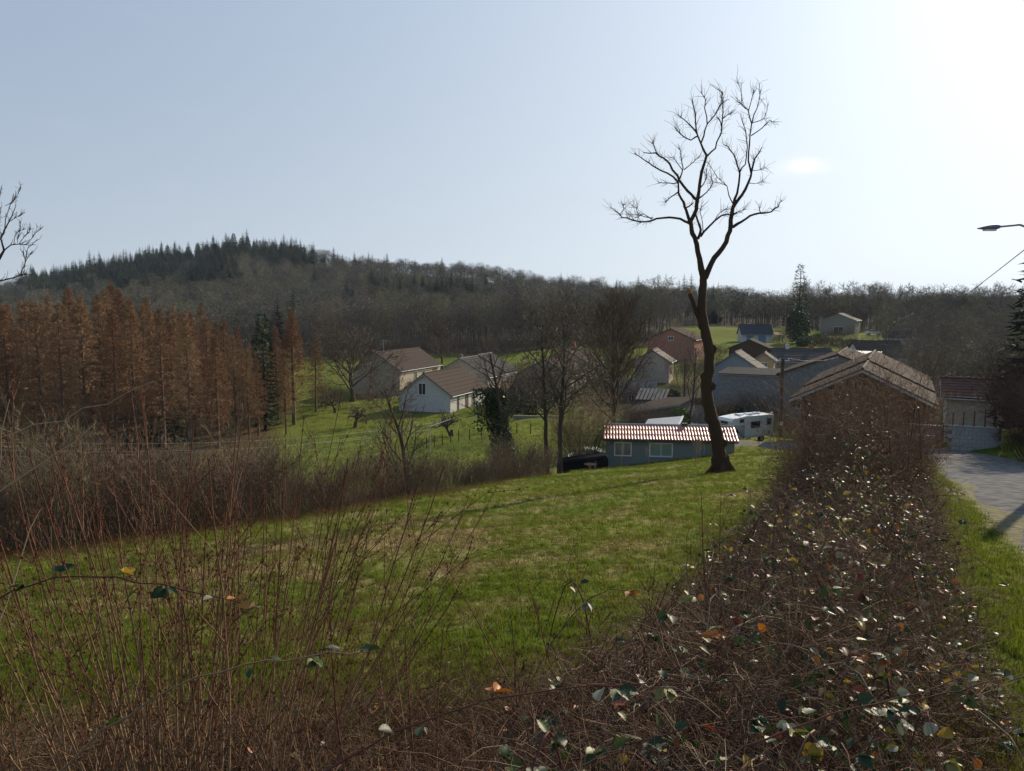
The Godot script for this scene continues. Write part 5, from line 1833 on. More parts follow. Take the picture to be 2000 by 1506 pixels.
	b.slab(Vector3(-13.4, 2.2, 4.0), Vector3(-3.5, 2.2, 4.0), Vector3(-3.5, 3.6, 0.1), Vector3(-13.4, 3.6, 0.1), 0.12)
	part(b, "lean_to_roof", M.roof_slate, m)
	b = MB.new()
	b.box(Vector3(-13.0, -2, 0.05), Vector3(-4.0, 2.15, 3.6))
	part(b, "lean_to_wall", M.white_wall, m)
	house("hip_roofed_house", "brown-roofed white house behind the big barn", base_at(1676, 114, -11.6), 97, 8.0, 6.5, 4.4, 6.4, M.white_wall, M.roof_brown, {"courses": 7})
	var metal := thing("metal_roofed_shed", "shed with pale metal roof behind the big barn", "shed", base_at(1700, 103, -11.2), -deg_to_rad(40))
	b = MB.new()
	b.box(Vector3(-3.4, -2, -3.4), Vector3(0, 3.6, 0))
	part(b, "wall", M.render_grey, metal)
	b = MB.new()
	for k in 14:
		var xa := -3.7 + k * 0.27
		b.slab(Vector3(xa, 4.35, 0.3), Vector3(xa + 0.135, 4.39, 0.3), Vector3(xa + 0.135, 5.19, -3.6), Vector3(xa, 5.15, -3.6), 0.03)
		b.slab(Vector3(xa + 0.135, 4.39, 0.3), Vector3(xa + 0.27, 4.35, 0.3), Vector3(xa + 0.27, 5.15, -3.6), Vector3(xa + 0.135, 5.19, -3.6), 0.03)
	part(b, "roof", M.zinc, metal)
	make_big_barn()
	make_sheds()
	make_pump_house()


func make_big_barn() -> void:
	var n := house("hay_barn", "big open-fronted barn with wide brown corrugated roof", Vector3(31.9, -10.8, -59.2), 27, 9.0, 24.0, 3.7, 5.9, M.old_wood, M.roof_brown, {"cat": "barn", "inset": 21.0, "over": 0.9, "gable_over": 0.9, "courses": 6, "sections": [0.0, 0.36, 1.0], "gutter": false, "cap": M.roof_pale})
	var b := MB.new()
	for x in [-8.9, -6.0, -3.0, -0.15]:
		var h: float = 3.7 + 2.2 * (1.0 - absf(x + 4.5) / 4.5)
		b = MB.new()
		b.box(Vector3(x - 0.12, -2, -0.3), Vector3(x + 0.12, h - 0.1, -0.05))
		part(b, "post", M.old_wood, n)
	for s in [1.0, -1.0]:
		# boarded verge with its row of rafter ends
		var e := Vector3(-4.5 + s * 5.4, 3.26, 0.92)
		var r := Vector3(-4.5, 5.9, 0.92)
		b = MB.new()
		var dn := Vector3(0, -0.2, 0)
		var fw := Vector3(0, 0, 0.05)
		if s > 0:
			b.loft([r + dn, e + dn, e, r], [r + dn + fw, e + dn + fw, e + fw, r + fw])
		else:
			b.loft([e + dn, r + dn, r, e], [e + dn + fw, r + dn + fw, r + fw, e + fw])
		part(b, "fascia", M.grey_board, n)
		b = MB.new()
		for k in 5:
			var p := r.lerp(e, (k + 0.6) / 5.0) + Vector3(0, -0.42, -0.5)
			b.box(p - Vector3(0.28, 0.14, 0.5), p + Vector3(0.28, 0.14, 0.42))
		part(b, "rafter_ends", M.brown_wood, n)
		b = MB.new()
		var e2 := e + Vector3(0, -0.62, -1.0)
		var r2 := r + Vector3(0, -0.62, -1.0)
		if s > 0:
			b.loft([r2 + dn, e2 + dn, e2, r2], [r2 + dn + fw, e2 + dn + fw, e2 + fw, r2 + fw])
		else:
			b.loft([e2 + dn, r2 + dn, r2, e2], [e2 + dn + fw, r2 + dn + fw, r2 + fw, e2 + fw])
		part(b, "rafter", M.brown_wood, n)
	b = MB.new()
	b.box(Vector3(-9.0, 3.3, -0.25), Vector3(0, 3.55, -0.08))
	part(b, "tie_beam", M.brown_wood, n)
	for x in [-9.0, 0.0]:  # boarded sides of the open bay
		b = MB.new()
		b.box(Vector3(x - 0.05, -2, -20.99), Vector3(x + 0.05, 3.62, -0.32))
		part(b, "side_boarding", M.old_wood, n)


func make_sheds() -> void:
	# the grey shed below the bare tree
	var p := base_at(1184, 55, -11.9)
	var n := thing("grey_shed", "long low grey shed with striped red tile-sheet roof and white windows", "shed", p, -deg_to_rad(7))
	var L := 9.0
	var D := 3.9
	var eave := 2.5
	var ridge := 3.15
	var b := MB.new()
	b.loft([Vector3(L, -2, 0), Vector3(L, -2, -D), Vector3(L, eave, -D), Vector3(L, ridge, -D / 2), Vector3(L, eave, 0)], [Vector3(0, -2, 0), Vector3(0, -2, -D), Vector3(0, eave, -D), Vector3(0, ridge, -D / 2), Vector3(0, eave, 0)])
	var fl := MB.new()
	fl.loft([Vector3(0, -2, 0), Vector3(0, -2, -D), Vector3(0, eave, -D), Vector3(0, ridge, -D / 2), Vector3(0, eave, 0)], [Vector3(L, -2, 0), Vector3(L, -2, -D), Vector3(L, eave, -D), Vector3(L, ridge, -D / 2), Vector3(L, eave, 0)])
	b = MB.new()
	b.box(Vector3(0, -2, -D), Vector3(L, eave - 0.02, 0))
	b.poly([Vector3(0, eave - 0.02, -D), Vector3(0, eave - 0.02, 0), Vector3(0, ridge, -D / 2)])
	b.poly([Vector3(L, eave - 0.02, 0), Vector3(L, eave - 0.02, -D), Vector3(L, ridge, -D / 2)])
	part(b, "wall", M.shed_wall, n)
	for k in 8:
		b = MB.new()
		b.box(Vector3(k * 1.28 - 0.025 + 0.02, -2, 0.003), Vector3(k * 1.28 + 0.045, eave - 0.06, 0.022))
		part(b, "batten", M.shed_wall, n)
	# roof sheets pressed into tile waves, three courses
	for s in [1.0, -1.0]:
		b = MB.new()
		var waves := 44
		for row in 3:
			var f0 := row / 3.0
			var f1 := (row + 1) / 3.0
			for k in waves * 6:
				var x0 := -0.25 + (L + 0.5) * k / (waves * 6.0)
				var x1 := -0.25 + (L + 0.5) * (k + 1) / (waves * 6.0)
				var h0 := 0.055 * absf(sin(PI * k / 6.0)) + 0.006
				var h1 := 0.055 * absf(sin(PI * (k + 1) / 6.0)) + 0.006
				var za := lerpf(-D / 2, 0.32 if s > 0 else -D - 0.32, f0)
				var zb := lerpf(-D / 2, 0.32 if s > 0 else -D - 0.32, f1)
				var ya := lerpf(ridge + 0.09, eave + 0.0, f0)
				var yb := lerpf(ridge + 0.09, eave + 0.0, f1) + 0.035
				if s > 0:
					b.poly([Vector3(x0, yb + h0, zb), Vector3(x1, yb + h1, zb), Vector3(x1, ya + h1, za), Vector3(x0, ya + h0, za)])
					b.poly([Vector3(x0, yb - 0.03, zb), Vector3(x1, yb - 0.03, zb), Vector3(x1, yb + h1, zb), Vector3(x0, yb + h0, zb)])
				else:
					b.poly([Vector3(x1, yb + h1, zb), Vector3(x0, yb + h0, zb), Vector3(x0, ya + h0, za), Vector3(x1, ya + h1, za)])
		part(b, "roof", M.tile_sheet, n)
	b = MB.new()
	b.tube(PackedVector3Array([Vector3(-0.27, ridge + 0.1, -D / 2), Vector3(L + 0.27, ridge + 0.1, -D / 2)]), PackedFloat32Array([0.1, 0.1]), 7, Color.WHITE, Color.WHITE)
	part(b, "ridge_cap", M.trim_grey, n)
	b = MB.new()
	b.box(Vector3(-0.24, eave - 0.14, 0.2), Vector3(L + 0.24, eave - 0.02, 0.3))
	part(b, "gutter", M.dark_metal, n)
	b = MB.new()
	b.box(Vector3(5.5, ridge, -D / 2 - 0.15), Vector3(5.9, ridge + 0.28, -D / 2 + 0.15))
	part(b, "roof_vent", M.dark_metal, n)
	for w in [[0.65, 1.1, M.curtain_brown, true], [3.15, 1.5, M.curtain_green, true], [6.95, 1.1, M.curtain_brown, false]]:
		b = MB.new()
		var x0: float = w[0]
		var x1: float = w[0] + w[1]
		var y0 := 1.32
		var y1 := 2.2
		var fr := 0.075
		b.box(Vector3(x0 - fr, y0 - fr, 0.003), Vector3(x1 + fr, y0, 0.08))
		b.box(Vector3(x0 - fr, y1, 0.003), Vector3(x1 + fr, y1 + fr, 0.08))
		b.box(Vector3(x0 - fr, y0, 0.003), Vector3(x0, y1, 0.08))
		b.box(Vector3(x1, y0, 0.003), Vector3(x1 + fr, y1, 0.08))
		b.box(Vector3((x0 + x1) / 2 - 0.02, y0, 0.02), Vector3((x0 + x1) / 2 + 0.02, y1, 0.06))
		var f := part(b, "window", M.white_frame if w[3] else M.trim_grey, n)
		b = MB.new()
		b.box(Vector3(x0, y0, 0.026), Vector3(x1, y1, 0.03))
		var gp: StandardMaterial3D = M.get("clear_glass", null)
		if gp == null:
			gp = StandardMaterial3D.new()
			gp.transparency = BaseMaterial3D.TRANSPARENCY_ALPHA
			gp.albedo_color = Color(0.8, 0.85, 0.85, 0.12)
			gp.roughness = 0.05
			M.clear_glass = gp
		part(b, "pane", gp, f)
		b = MB.new()
		for k in 9:  # folds of curtain, parted in the middle
			var cx := lerpf(x0, x1, (k + 0.5) / 9.0)
			if k == 4:
				continue
			b.box(Vector3(cx - w[1] / 20.0, y0, 0.004), Vector3(cx + w[1] / 20.0, y1, 0.008 + 0.008 * (k % 2)))
		part(b, "curtain", w[2], f)
	b = MB.new()
	b.box(Vector3(6.9, 0.95, 0.003), Vector3(8.1, 1.12, 0.05))
	part(b, "sill", M.white_frame, n)
	# the slanting grey roof behind it
	n = thing("lean_to", "small lean-to with slanting grey roof behind the grey shed", "shed", base_at(1262, 64, -12.4), -deg_to_rad(20))
	b = MB.new()
	b.box(Vector3(0.1, -2, -2.2), Vector3(2.4, 2.2, 0))
	part(b, "wall", M.old_wood, n)
	b = MB.new()
	b.slab(Vector3(-0.3, 2.35, 0.3), Vector3(2.6, 2.75, 0.3), Vector3(2.6, 3.15, -2.5), Vector3(-0.3, 2.75, -2.5), 0.07)
	part(b, "roof", M.zinc, n)
	b = MB.new()
	b.slab(Vector3(2.6, 2.76, 0.32), Vector3(2.72, 2.78, 0.32), Vector3(2.72, 3.19, -2.52), Vector3(2.6, 3.17, -2.52), 0.1)
	part(b, "verge_board", M.white_paint, n)
	# sheds further back, left of the lane
	n = thing("brown_roofed_shed", "low dark shed with brown mono-pitch roof beside the village lane", "shed", base_at(1270, 88, -13.6), -deg_to_rad(33))
	b = MB.new()
	b.loft([Vector3(-2.6, -2, -5), Vector3(3.4, -2, -5), Vector3(3.4, 2.9, -5), Vector3(-2.6, 2.4, -5)], [Vector3(-2.6, -2, 0), Vector3(3.4, -2, 0), Vector3(3.4, 2.5, 0), Vector3(-2.6, 1.2, 0)])
	part(b, "wall", M.greystone, n)
	b = MB.new()
	b.slab(Vector3(-3.0, 1.35, 0.35), Vector3(3.6, 2.78, 0.35), Vector3(3.6, 3.15, -5.2), Vector3(-3.0, 2.6, -5.2), 0.12)
	part(b, "roof", M.roof_brown, n)
	b = MB.new()
	b.slab(Vector3(-3.0, 1.29, 0.4), Vector3(3.62, 2.72, 0.4), Vector3(3.62, 2.74, 0.352), Vector3(-3.0, 1.31, 0.352), 0.14)
	part(b, "verge_board", M.zinc, n)
	n = thing("striped_canopy", "pale striped canopy roof beside the brown-roofed shed", "canopy", base_at(1240, 93, -13.6), -deg_to_rad(20))
	for x in [0.1, 3.6]:
		for z in [-0.1, -2.9]:
			b = MB.new()
			b.box(Vector3(x - 0.06, -1, z - 0.06), Vector3(x + 0.06, 2.5 + (0.9 if z < -1 else 0.0), z + 0.06))
			part(b, "post", M.old_wood, n)
	for k in 8:
		b = MB.new()
		b.slab(Vector3(k * 0.47, 2.55, 0.2), Vector3(k * 0.47 + 0.33, 2.55, 0.2), Vector3(k * 0.47 + 0.33, 3.6, -3.1), Vector3(k * 0.47, 3.6, -3.1), 0.05)
		part(b, "slat", M.roof_pale, n)
	# black covered trailer at the shed's left end
	n = thing("covered_trailer", "low black covered trailer with a pale oval patch beside the grey shed", "trailer", base_at(1088, 52, -11.5), -deg_to_rad(4))
	var loops := []
	var tops := [[0.0, 0.55], [0.1, 0.86], [0.5, 1.02], [1.1, 1.12], [1.9, 1.22], [2.7, 1.34], [3.35, 1.42], [3.5, 1.3]]
	for t in tops:
		var y: float = t[1]
		loops.append([Vector3(t[0], -1.2, -0.2), Vector3(t[0], -1.2, -1.7), Vector3(t[0], y - 0.12, -1.75), Vector3(t[0], y, -1.6), Vector3(t[0], y, -0.3), Vector3(t[0], y - 0.12, -0.15)])
	b = MB.new()
	for k in loops.size() - 1:
		for j in 6:
			var q := (j + 1) % 6
			b.poly([loops[k][j], loops[k][q], loops[k + 1][q], loops[k + 1][j]])
	b.poly([loops[0][5], loops[0][4], loops[0][3], loops[0][2], loops[0][1], loops[0][0]])
	b.poly(loops[7])
	part(b, "cover", M.black_cover, n)
	b = MB.new()
	var ring := []
	var ring2 := []
	for k in 16:
		var an := TAU * k / 16
		ring.append(Vector3(2.25 + cos(an) * 0.4, 0.85 + sin(an) * 0.085, -0.14))
		ring2.append(Vector3(2.25 + cos(an) * 0.4, 0.85 + sin(an) * 0.085, -0.12))
	b.loft(ring, ring2)
	part(b, "oval_patch", M.pale_patch, n)
	b = MB.new()
	b.box(Vector3(-0.06, 0.5, -1.5), Vector3(-0.005, 0.78, -0.4))
	part(b, "end_panel", M.trim_grey, n)


func make_pump_house() -> void:
	var n := house("pump_house", "small cream building with red tiled roof by the lane", base_at(1846, 51.2, -9.1), 117, 4.6, 2.9, 3.2, 4.1, M.cream, M.roof_red, {"cat": "building", "over": 0.35, "gable_over": 0.35, "courses": 7, "fascia": M.zinc})
	var b := MB.new()
	for k in 8:  # tiles along the ridge
		b = MB.new()
		b.tube(PackedVector3Array([Vector3(-2.3, 4.24, 0.3 - k * 0.44), Vector3(-2.3, 4.28, -0.1 - k * 0.44)]), PackedFloat32Array([0.1, 0.13]), 7, Color.WHITE, Color.WHITE)
		part(b, "ridge_tile", M.roof_red, n)
	b = MB.new()
	b.tube(PackedVector3Array([Vector3(0.1, 3.0, -2.75), Vector3(0.08, -1, -2.75)]), PackedFloat32Array([0.06, 0.06]), 6, Color.WHITE, Color.WHITE)
	part(b, "downpipe", M.dark_metal, n)
	# block wall in front, with posts standing on it
	var w := thing("block_wall", "low pale concrete block wall before the pump house", "wall", base_at(1852, 48.6), -deg_to_rad(117))
	w.position.y = ground(w.position.x, -w.position.z)
	var shared := MB.new()
	shared.box(Vector3(0, 0.006, -0.44), Vector3(0.2, 0.25, -0.006))
	var block := shared.mesh(null)
	for row in 9:
		for k in 6:
			var o := part(null, "block", M.concrete, w, block)
			o.position = Vector3(0.012 * (k % 2), row * 0.256 - 0.65, -k * 0.45 + (0.0 if row % 2 == 0 else -0.2))
	b = MB.new()
	b.box(Vector3(-0.05, 1.66, -2.95), Vector3(0.26, 1.73, 0.04))
	part(b, "coping", M.concrete, w)
	b = MB.new()
	b.box(Vector3(0.03, -0.9, -2.85), Vector3(0.18, 1.65, -0.02))
	part(b, "mortar", M.greystone, w)
	for k in 5:
		b = MB.new()
		b.box(Vector3(0.08, 1.73, -0.25 - k * 0.58), Vector3(0.16, 2.55 + 0.09 * k, -0.17 - k * 0.58))
		part(b, "post", M.rust, w)
	# the yard wall and the rusty gate
	w = thing("yard_wall", "pale rendered yard wall left of the rusty gate", "wall", base_at(1752, 53, -10.0), -deg_to_rad(117))
	b = MB.new()
	b.box(Vector3(0, -1, -2.3), Vector3(0.25, 1.25, 0))
	part(b, "wall", M.concrete, w)
	b = MB.new()
	b.box(Vector3(-0.04, 1.253, -2.34), Vector3(0.29, 1.33, 0.04))
	part(b, "coping", M.concrete, w)
	w = thing("rear_yard_wall", "brown stone wall behind the rusty gate", "wall", base_at(1742, 56, -10.2), -deg_to_rad(117))
	b = MB.new()
	b.box(Vector3(0, -1, -5.2), Vector3(0.3, 1.75, 0))
	part(b, "wall", M.stone, w)
	b = MB.new()
	b.box(Vector3(-0.04, 1.753, -5.24), Vector3(0.34, 1.82, 0.04))
	part(b, "coping", M.concrete, w)
	for s in [[1797, 51.5, 150.0, "rusty gate leaf standing open beside the yard wall"], [1842, 50.6, 140.0, "rusty gate leaf standing open beside the pump house"]]:
		n = thing("gate_leaf", s[3], "gate", base_at(s[0], s[1]), -deg_to_rad(s[2]), "rusty gate leaves at the yard")
		for x in [0.0, 1.5]:
			b = MB.new()
			b.box(Vector3(-0.04, -0.4, -x - 0.04), Vector3(0.04, 1.5, -x + 0.04))
			part(b, "stile", M.rust, n)
		for k in 4:
			b = MB.new()
			b.box(Vector3(-0.02, 0.2 + k * 0.36, -1.46), Vector3(0.02, 0.27 + k * 0.36, -0.04))
			part(b, "rail", M.rust, n)


# ---------------------------------------------------------------- vehicles, poles, wires
func wheel(n: Node3D, p: Vector3, r: float, side: Vector3) -> void:
	var b := MB.new()
	var loop := []
	var loop2 := []
	var s := side * 0.11
	for k in 16:
		var an := TAU * k / 16
		var o := Vector3(0, sin(an), 0) * r + side.cross(Vector3.UP) * cos(an) * r
		loop.append(p - s + o)
		loop2.append(p + s + o)
	b.loft(loop, loop2)
	var w := part(b, "wheel", M.rubber, n)
	b = MB.new()
	loop = []
	loop2 = []
	for k in 12:
		var an := TAU * k / 12
		var o := Vector3(0, sin(an), 0) * r * 0.6 + side.cross(Vector3.UP) * cos(an) * r * 0.6
		loop.append(p + s * 1.003 + o)
		loop2.append(p + s * 1.12 + o)
	b.loft(loop, loop2)
	part(b, "rim", M.zinc, w)


func outline(pts: Array, z0: float, z1: float) -> MB:
	var b := MB.new()
	var a := []
	var c := []
	for p in pts:
		a.append(Vector3(p[0], p[1], z0))
		c.append(Vector3(p[0], p[1], z1))
	b.loft(a, c)
	return b


func make_motorhome() -> void:
	# nose towards -x, seen side at z 0
	var n := thing("motorhome", "white motorhome with sleeping alcove parked behind the grey shed", "motorhome", base_at(1427, 71.5, -12.85), deg_to_rad(-62 + 90))
	n.scale = Vector3.ONE * 0.93
	var b := MB.new()
	var z := -2.15
	# cabin and body (the alcove overhangs the cab)
	b = outline([[1.9, 0.5], [5.9, 0.62], [5.95, 2.75], [2.2, 2.78], [0.35, 2.62], [0.12, 2.35], [0.25, 1.95], [1.9, 1.9]], z, 0)
	part(b, "body", M.camper_white, n)
	b = outline([[0.0, 0.5], [1.89, 0.5], [1.89, 1.89], [1.05, 1.88], [0.45, 1.15], [0.02, 1.05]], z + 0.12, -0.12)
	part(b, "cab", M.camper_white, n)
	b = MB.new()
	for k in 3:
		b.box(Vector3(2.0 + k * 1.2, 2.79, -1.6), Vector3(2.6 + k * 1.2, 2.88, -0.9))
	part(b, "roof_hatches", M.camper_white, n)
	b = MB.new()
	b.tube(PackedVector3Array([Vector3(5.5, 2.75, -0.2), Vector3(5.5, 2.95, -0.2), Vector3(5.9, 2.95, -0.2), Vector3(6.0, 2.5, -0.2), Vector3(6.05, 1.2, -0.2)]), PackedFloat32Array([0.02, 0.02, 0.02, 0.02, 0.02]), 5, Color.WHITE, Color.WHITE)
	part(b, "ladder", M.white_paint, n)
	for w in [[1.2, 2.2, 0.55, 0.3], [2.75, 1.55, 1.25, 0.62], [4.95, 1.75, 0.6, 0.62]]:
		b = MB.new()
		b.box(Vector3(w[0] - 0.04, w[1] - 0.04, 0.002), Vector3(w[0] + w[2] + 0.04, w[1] + w[3] + 0.04, 0.02))
		var f := part(b, "window", M.trim_grey, n)
		b = MB.new()
		b.box(Vector3(w[0], w[1], 0.021), Vector3(w[0] + w[2], w[1] + w[3], 0.032))
		part(b, "pane", M.glass, f)
	b = outline([[0.72, 1.15], [1.3, 1.15], [1.3, 1.78], [1.12, 1.78]], -0.118, -0.1)
	part(b, "cab_window", M.glass, n)
	b = MB.new()
	b.box(Vector3(0.06, 2.05, -1.5), Vector3(0.115, 2.3, -0.6))
	part(b, "alcove_window", M.glass, n)
	b = MB.new()
	b.box(Vector3(0.0, 0.0, 0.0), Vector3(0.01, 0.01, 0.01))
	b = outline([[0.44, 1.2], [1.0, 1.86], [0.94, 1.9], [0.38, 1.24]], z + 0.3, -0.3)
	part(b, "windscreen", M.glass, n)
	b = MB.new()
	b.box(Vector3(2.05, 0.55, 0.002), Vector3(2.62, 1.85, 0.014))
	part(b, "door", M.camper_white, n)
	b = MB.new()
	b.box(Vector3(4.3, 0.75, 0.002), Vector3(4.75, 1.05, 0.012))
	b.box(Vector3(5.1, 0.75, 0.002), Vector3(5.5, 1.1, 0.012))
	part(b, "service_flaps", M.trim_grey, n)
	b = MB.new()
	b.box(Vector3(1.9, 0.66, 0.002), Vector3(5.9, 0.71, 0.018))
	part(b, "side_strip", M.trim_grey, n)
	b = MB.new()
	b.box(Vector3(6.0, 0.75, -1.9), Vector3(6.06, 0.95, -1.7))
	part(b, "tail_light", M.amber, n)
	b = MB.new()
	b.box(Vector3(5.95, 0.45, -2.1), Vector3(6.25, 0.6, -0.05))
	part(b, "bumper", M.trim_grey, n)
	for x in [0.85, 4.4]:
		wheel(n, Vector3(x, 0.36, -0.2), 0.36, Vector3(0, 0, 1))
		wheel(n, Vector3(x, 0.36, z + 0.2), 0.36, Vector3(0, 0, -1))


func make_car(label: String, where: Vector3, turn: float, paint: Material) -> void:
	var n := thing("parked_car", label, "car", where, turn)
	part(outline([[0, 0.3], [4.1, 0.3], [4.2, 0.75], [4.0, 0.95], [3.2, 1.0], [0.9, 1.02], [0.1, 0.9], [-0.05, 0.6]], -1.65, 0), "body", paint, n)
	part(outline([[0.55, 1.015], [3.15, 1.0], [2.45, 1.42], [1.15, 1.45]], -1.5, -0.15), "cabin", M.glass, n)
	part(outline([[1.1, 1.43], [2.48, 1.41], [2.3, 1.48], [1.3, 1.5]], -1.45, -0.2), "roof", paint, n)
	var b := MB.new()
	b.box(Vector3(4.12, 0.62, -0.4), Vector3(4.21, 0.78, -0.1))
	part(b, "headlight", M.white_paint, n)
	b = MB.new()
	b.box(Vector3(4.12, 0.62, -1.55), Vector3(4.21, 0.78, -1.25))
	part(b, "headlight", M.white_paint, n)
	for x in [0.8, 3.35]:
		wheel(n, Vector3(x, 0.32, -0.1), 0.32, Vector3(0, 0, 1))
		wheel(n, Vector3(x, 0.32, -1.55), 0.32, Vector3(0, 0, -1))


func span(called: String, label: String, a: Vector3, b_: Vector3, sag: float, r: float, m: Material, group := "") -> void:
	var pts := PackedVector3Array()
	var rad := PackedFloat32Array()
	for k in 25:
		var f := k / 24.0
		pts.append(a.lerp(b_, f) - Vector3(0, sag * 4.0 * f * (1 - f), 0))
		rad.append(r)
	var b := MB.new()
	b.tube(pts, rad, 5, Color.WHITE, Color.WHITE)
	tag(part(b, called, m, self), label, "wire", group)


func make_poles() -> void:
	var p := by(1524, 80)
	p.y = -13.7
	var n := thing("utility_pole", "dark wooden utility pole with a white plate behind the motorhome", "pole", p)
	var b := MB.new()
	b.tube(PackedVector3Array([Vector3(0, -1, 0), Vector3(0, 8.4, 0)]), PackedFloat32Array([0.21, 0.17]), 9, Color.WHITE, Color.WHITE)
	part(b, "shaft", M.old_wood, n)
	b = MB.new()
	b.box(Vector3(-0.9, 8.1, -0.06), Vector3(0.7, 8.22, 0.06))
	part(b, "crossarm", M.zinc, n)
	for x in [-0.8, -0.3, 0.6]:
		b = MB.new()
		b.tube(PackedVector3Array([Vector3(x, 8.22, 0), Vector3(x, 8.3, 0), Vector3(x, 8.45, 0)]), PackedFloat32Array([0.03, 0.06, 0.035]), 7, Color.WHITE, Color.WHITE)
		part(b, "insulator", M.white_paint, n)
	b = MB.new()
	b.box(Vector3(-0.16, 1.4, 0.2), Vector3(0.16, 1.85, 0.225))
	part(b, "plate", M.snow_white, n)
	span("village_wire", "dark wire from the utility pole towards the slate-gabled house", p + Vector3(-0.8, 8.45, 0), Vector3(31.5, -6.6, -108), 0.5, 0.014, M.black_wire)
	span("village_wire", "dark wire from the utility pole towards the broad gable", p + Vector3(0.6, 8.45, 0), Vector3(38.5, -5.8, -91), 0.4, 0.014, M.black_wire)
	# another pole by the lane in the village
	var q := by(1335, 100)
	n = thing("village_pole", "slim dark pole rising among the roofs near the beige house", "pole", q)
	b = MB.new()
	b.tube(PackedVector3Array([Vector3(0, -1, 0), Vector3(0, 7.0, 0)]), PackedFloat32Array([0.13, 0.1]), 7, Color.WHITE, Color.WHITE)
	part(b, "shaft", M.old_wood, n)
	# street lamp at the frame's edge
	var l := by(2046, 20.0)
	n = thing("street_lamp", "street lamp with slim violet-grey head on a long curved arm", "street lamp", l)
	b = MB.new()
	b.tube(PackedVector3Array([Vector3(0.06, -0.6, 0), Vector3(0.06, 7.35, 0)]), PackedFloat32Array([0.13, 0.1]), 9, Color.WHITE, Color.WHITE)
	part(b, "pole", M.old_wood, n)
	var top := 2.06 - l.y
	b = MB.new()
	b.tube(PackedVector3Array([Vector3(0.02, top - 0.7, 0.1), Vector3(-0.6, top - 0.3, 0.1), Vector3(-0.92, top - 0.06, 0.1), Vector3(-1.15, top + 0.02, 0.1), Vector3(-1.66, top - 0.03, 0.1)]), PackedFloat32Array([0.032, 0.032, 0.03, 0.028, 0.026]), 7, Color.WHITE, Color.WHITE)
	part(b, "arm", M.trim_grey, n)
	var pts := PackedVector3Array()
	var rad := PackedFloat32Array()
	for k in 9:
		var f := k / 8.0
		pts.append(Vector3(-1.6 - f * 0.62, top - 0.025 - 0.05 * f, 0.1))
		rad.append(0.012 + 0.058 * sin(PI * pow(f, 0.7)))
	b = MB.new()
	b.tube(pts, rad, 9, Color.WHITE, Color.WHITE)
	pmat("lamp_head", lin(0.12, 0.12, 0.2), 0.35)
	var head := part(b, "lamp_head", M.lamp_head, n)
	head.scale = Vector3(1, 1, 1)
	b = MB.new()
	b.box(Vector3(-2.05, top - 0.135, 0.05), Vector3(-1.75, top - 0.1, 0.15))
	part(b, "lens", M.snow_white, n)
	span("lane_cable", "dark cable slanting down from the street lamp to the far slope", l + Vector3(-0.03, 2.2 - l.y, 0), Vector3(76.0, -4.0, -150.0), 0.9, 0.016, M.black_wire)
	# wires over the ditch
	for k in 4:
		var a := Vector3(-31.0, -6.9 - k * 0.42, -40.0)
		span("meadow_wire", "thin pale wire crossing in front of the larch grove", a, Vector3(-7.4 - 0.3 * (k % 2), -10.8 - 0.5 * (k % 2), -72.0 + k), 0.9, 0.011, M.wire, "wires in front of the larches")
	var wp := by(840, 73)
	n = thing("wire_post", "thin grey post carrying the wires in the lower meadow", "post", wp)
	b = MB.new()
	b.tube(PackedVector3Array([Vector3(0, -0.5, 0), Vector3(0, 2.9, 0)]), PackedFloat32Array([0.05, 0.04]), 6, Color.WHITE, Color.WHITE)
	part(b, "shaft", M.grey_board, n)
	b = MB.new()
	b.tube(PackedVector3Array([Vector3(0, 2.8, 0), Vector3(1.9, 3.35, -1.2)]), PackedFloat32Array([0.04, 0.03]), 6, Color.WHITE, Color.WHITE)
	part(b, "strut", M.snow_white, n)
	# meadow fence posts
	var posts := [[833, 78], [848, 78], [864, 78.5], [880, 79], [896, 79], [917, 79], [940, 79.5], [961, 80], [985, 80], [1010, 80.5], [1036, 80.5], [744, 70], [700, 71]]
	for s in posts:
		n = thing("fence_post", "weathered wooden fence post in the lower meadow", "post", by(s[0], s[1]), rf(0, 1), "fence posts in the lower meadow")
		b = MB.new()
		b.tube(PackedVector3Array([Vector3(0, -0.4, 0), Vector3(rf(-.05, .05), 1.1, 0), Vector3(0, 1.16, 0)]), PackedFloat32Array([0.06, 0.05, 0.02]), 6, Color.WHITE, Color.WHITE)
		part(b, "shaft", M.old_wood, n)


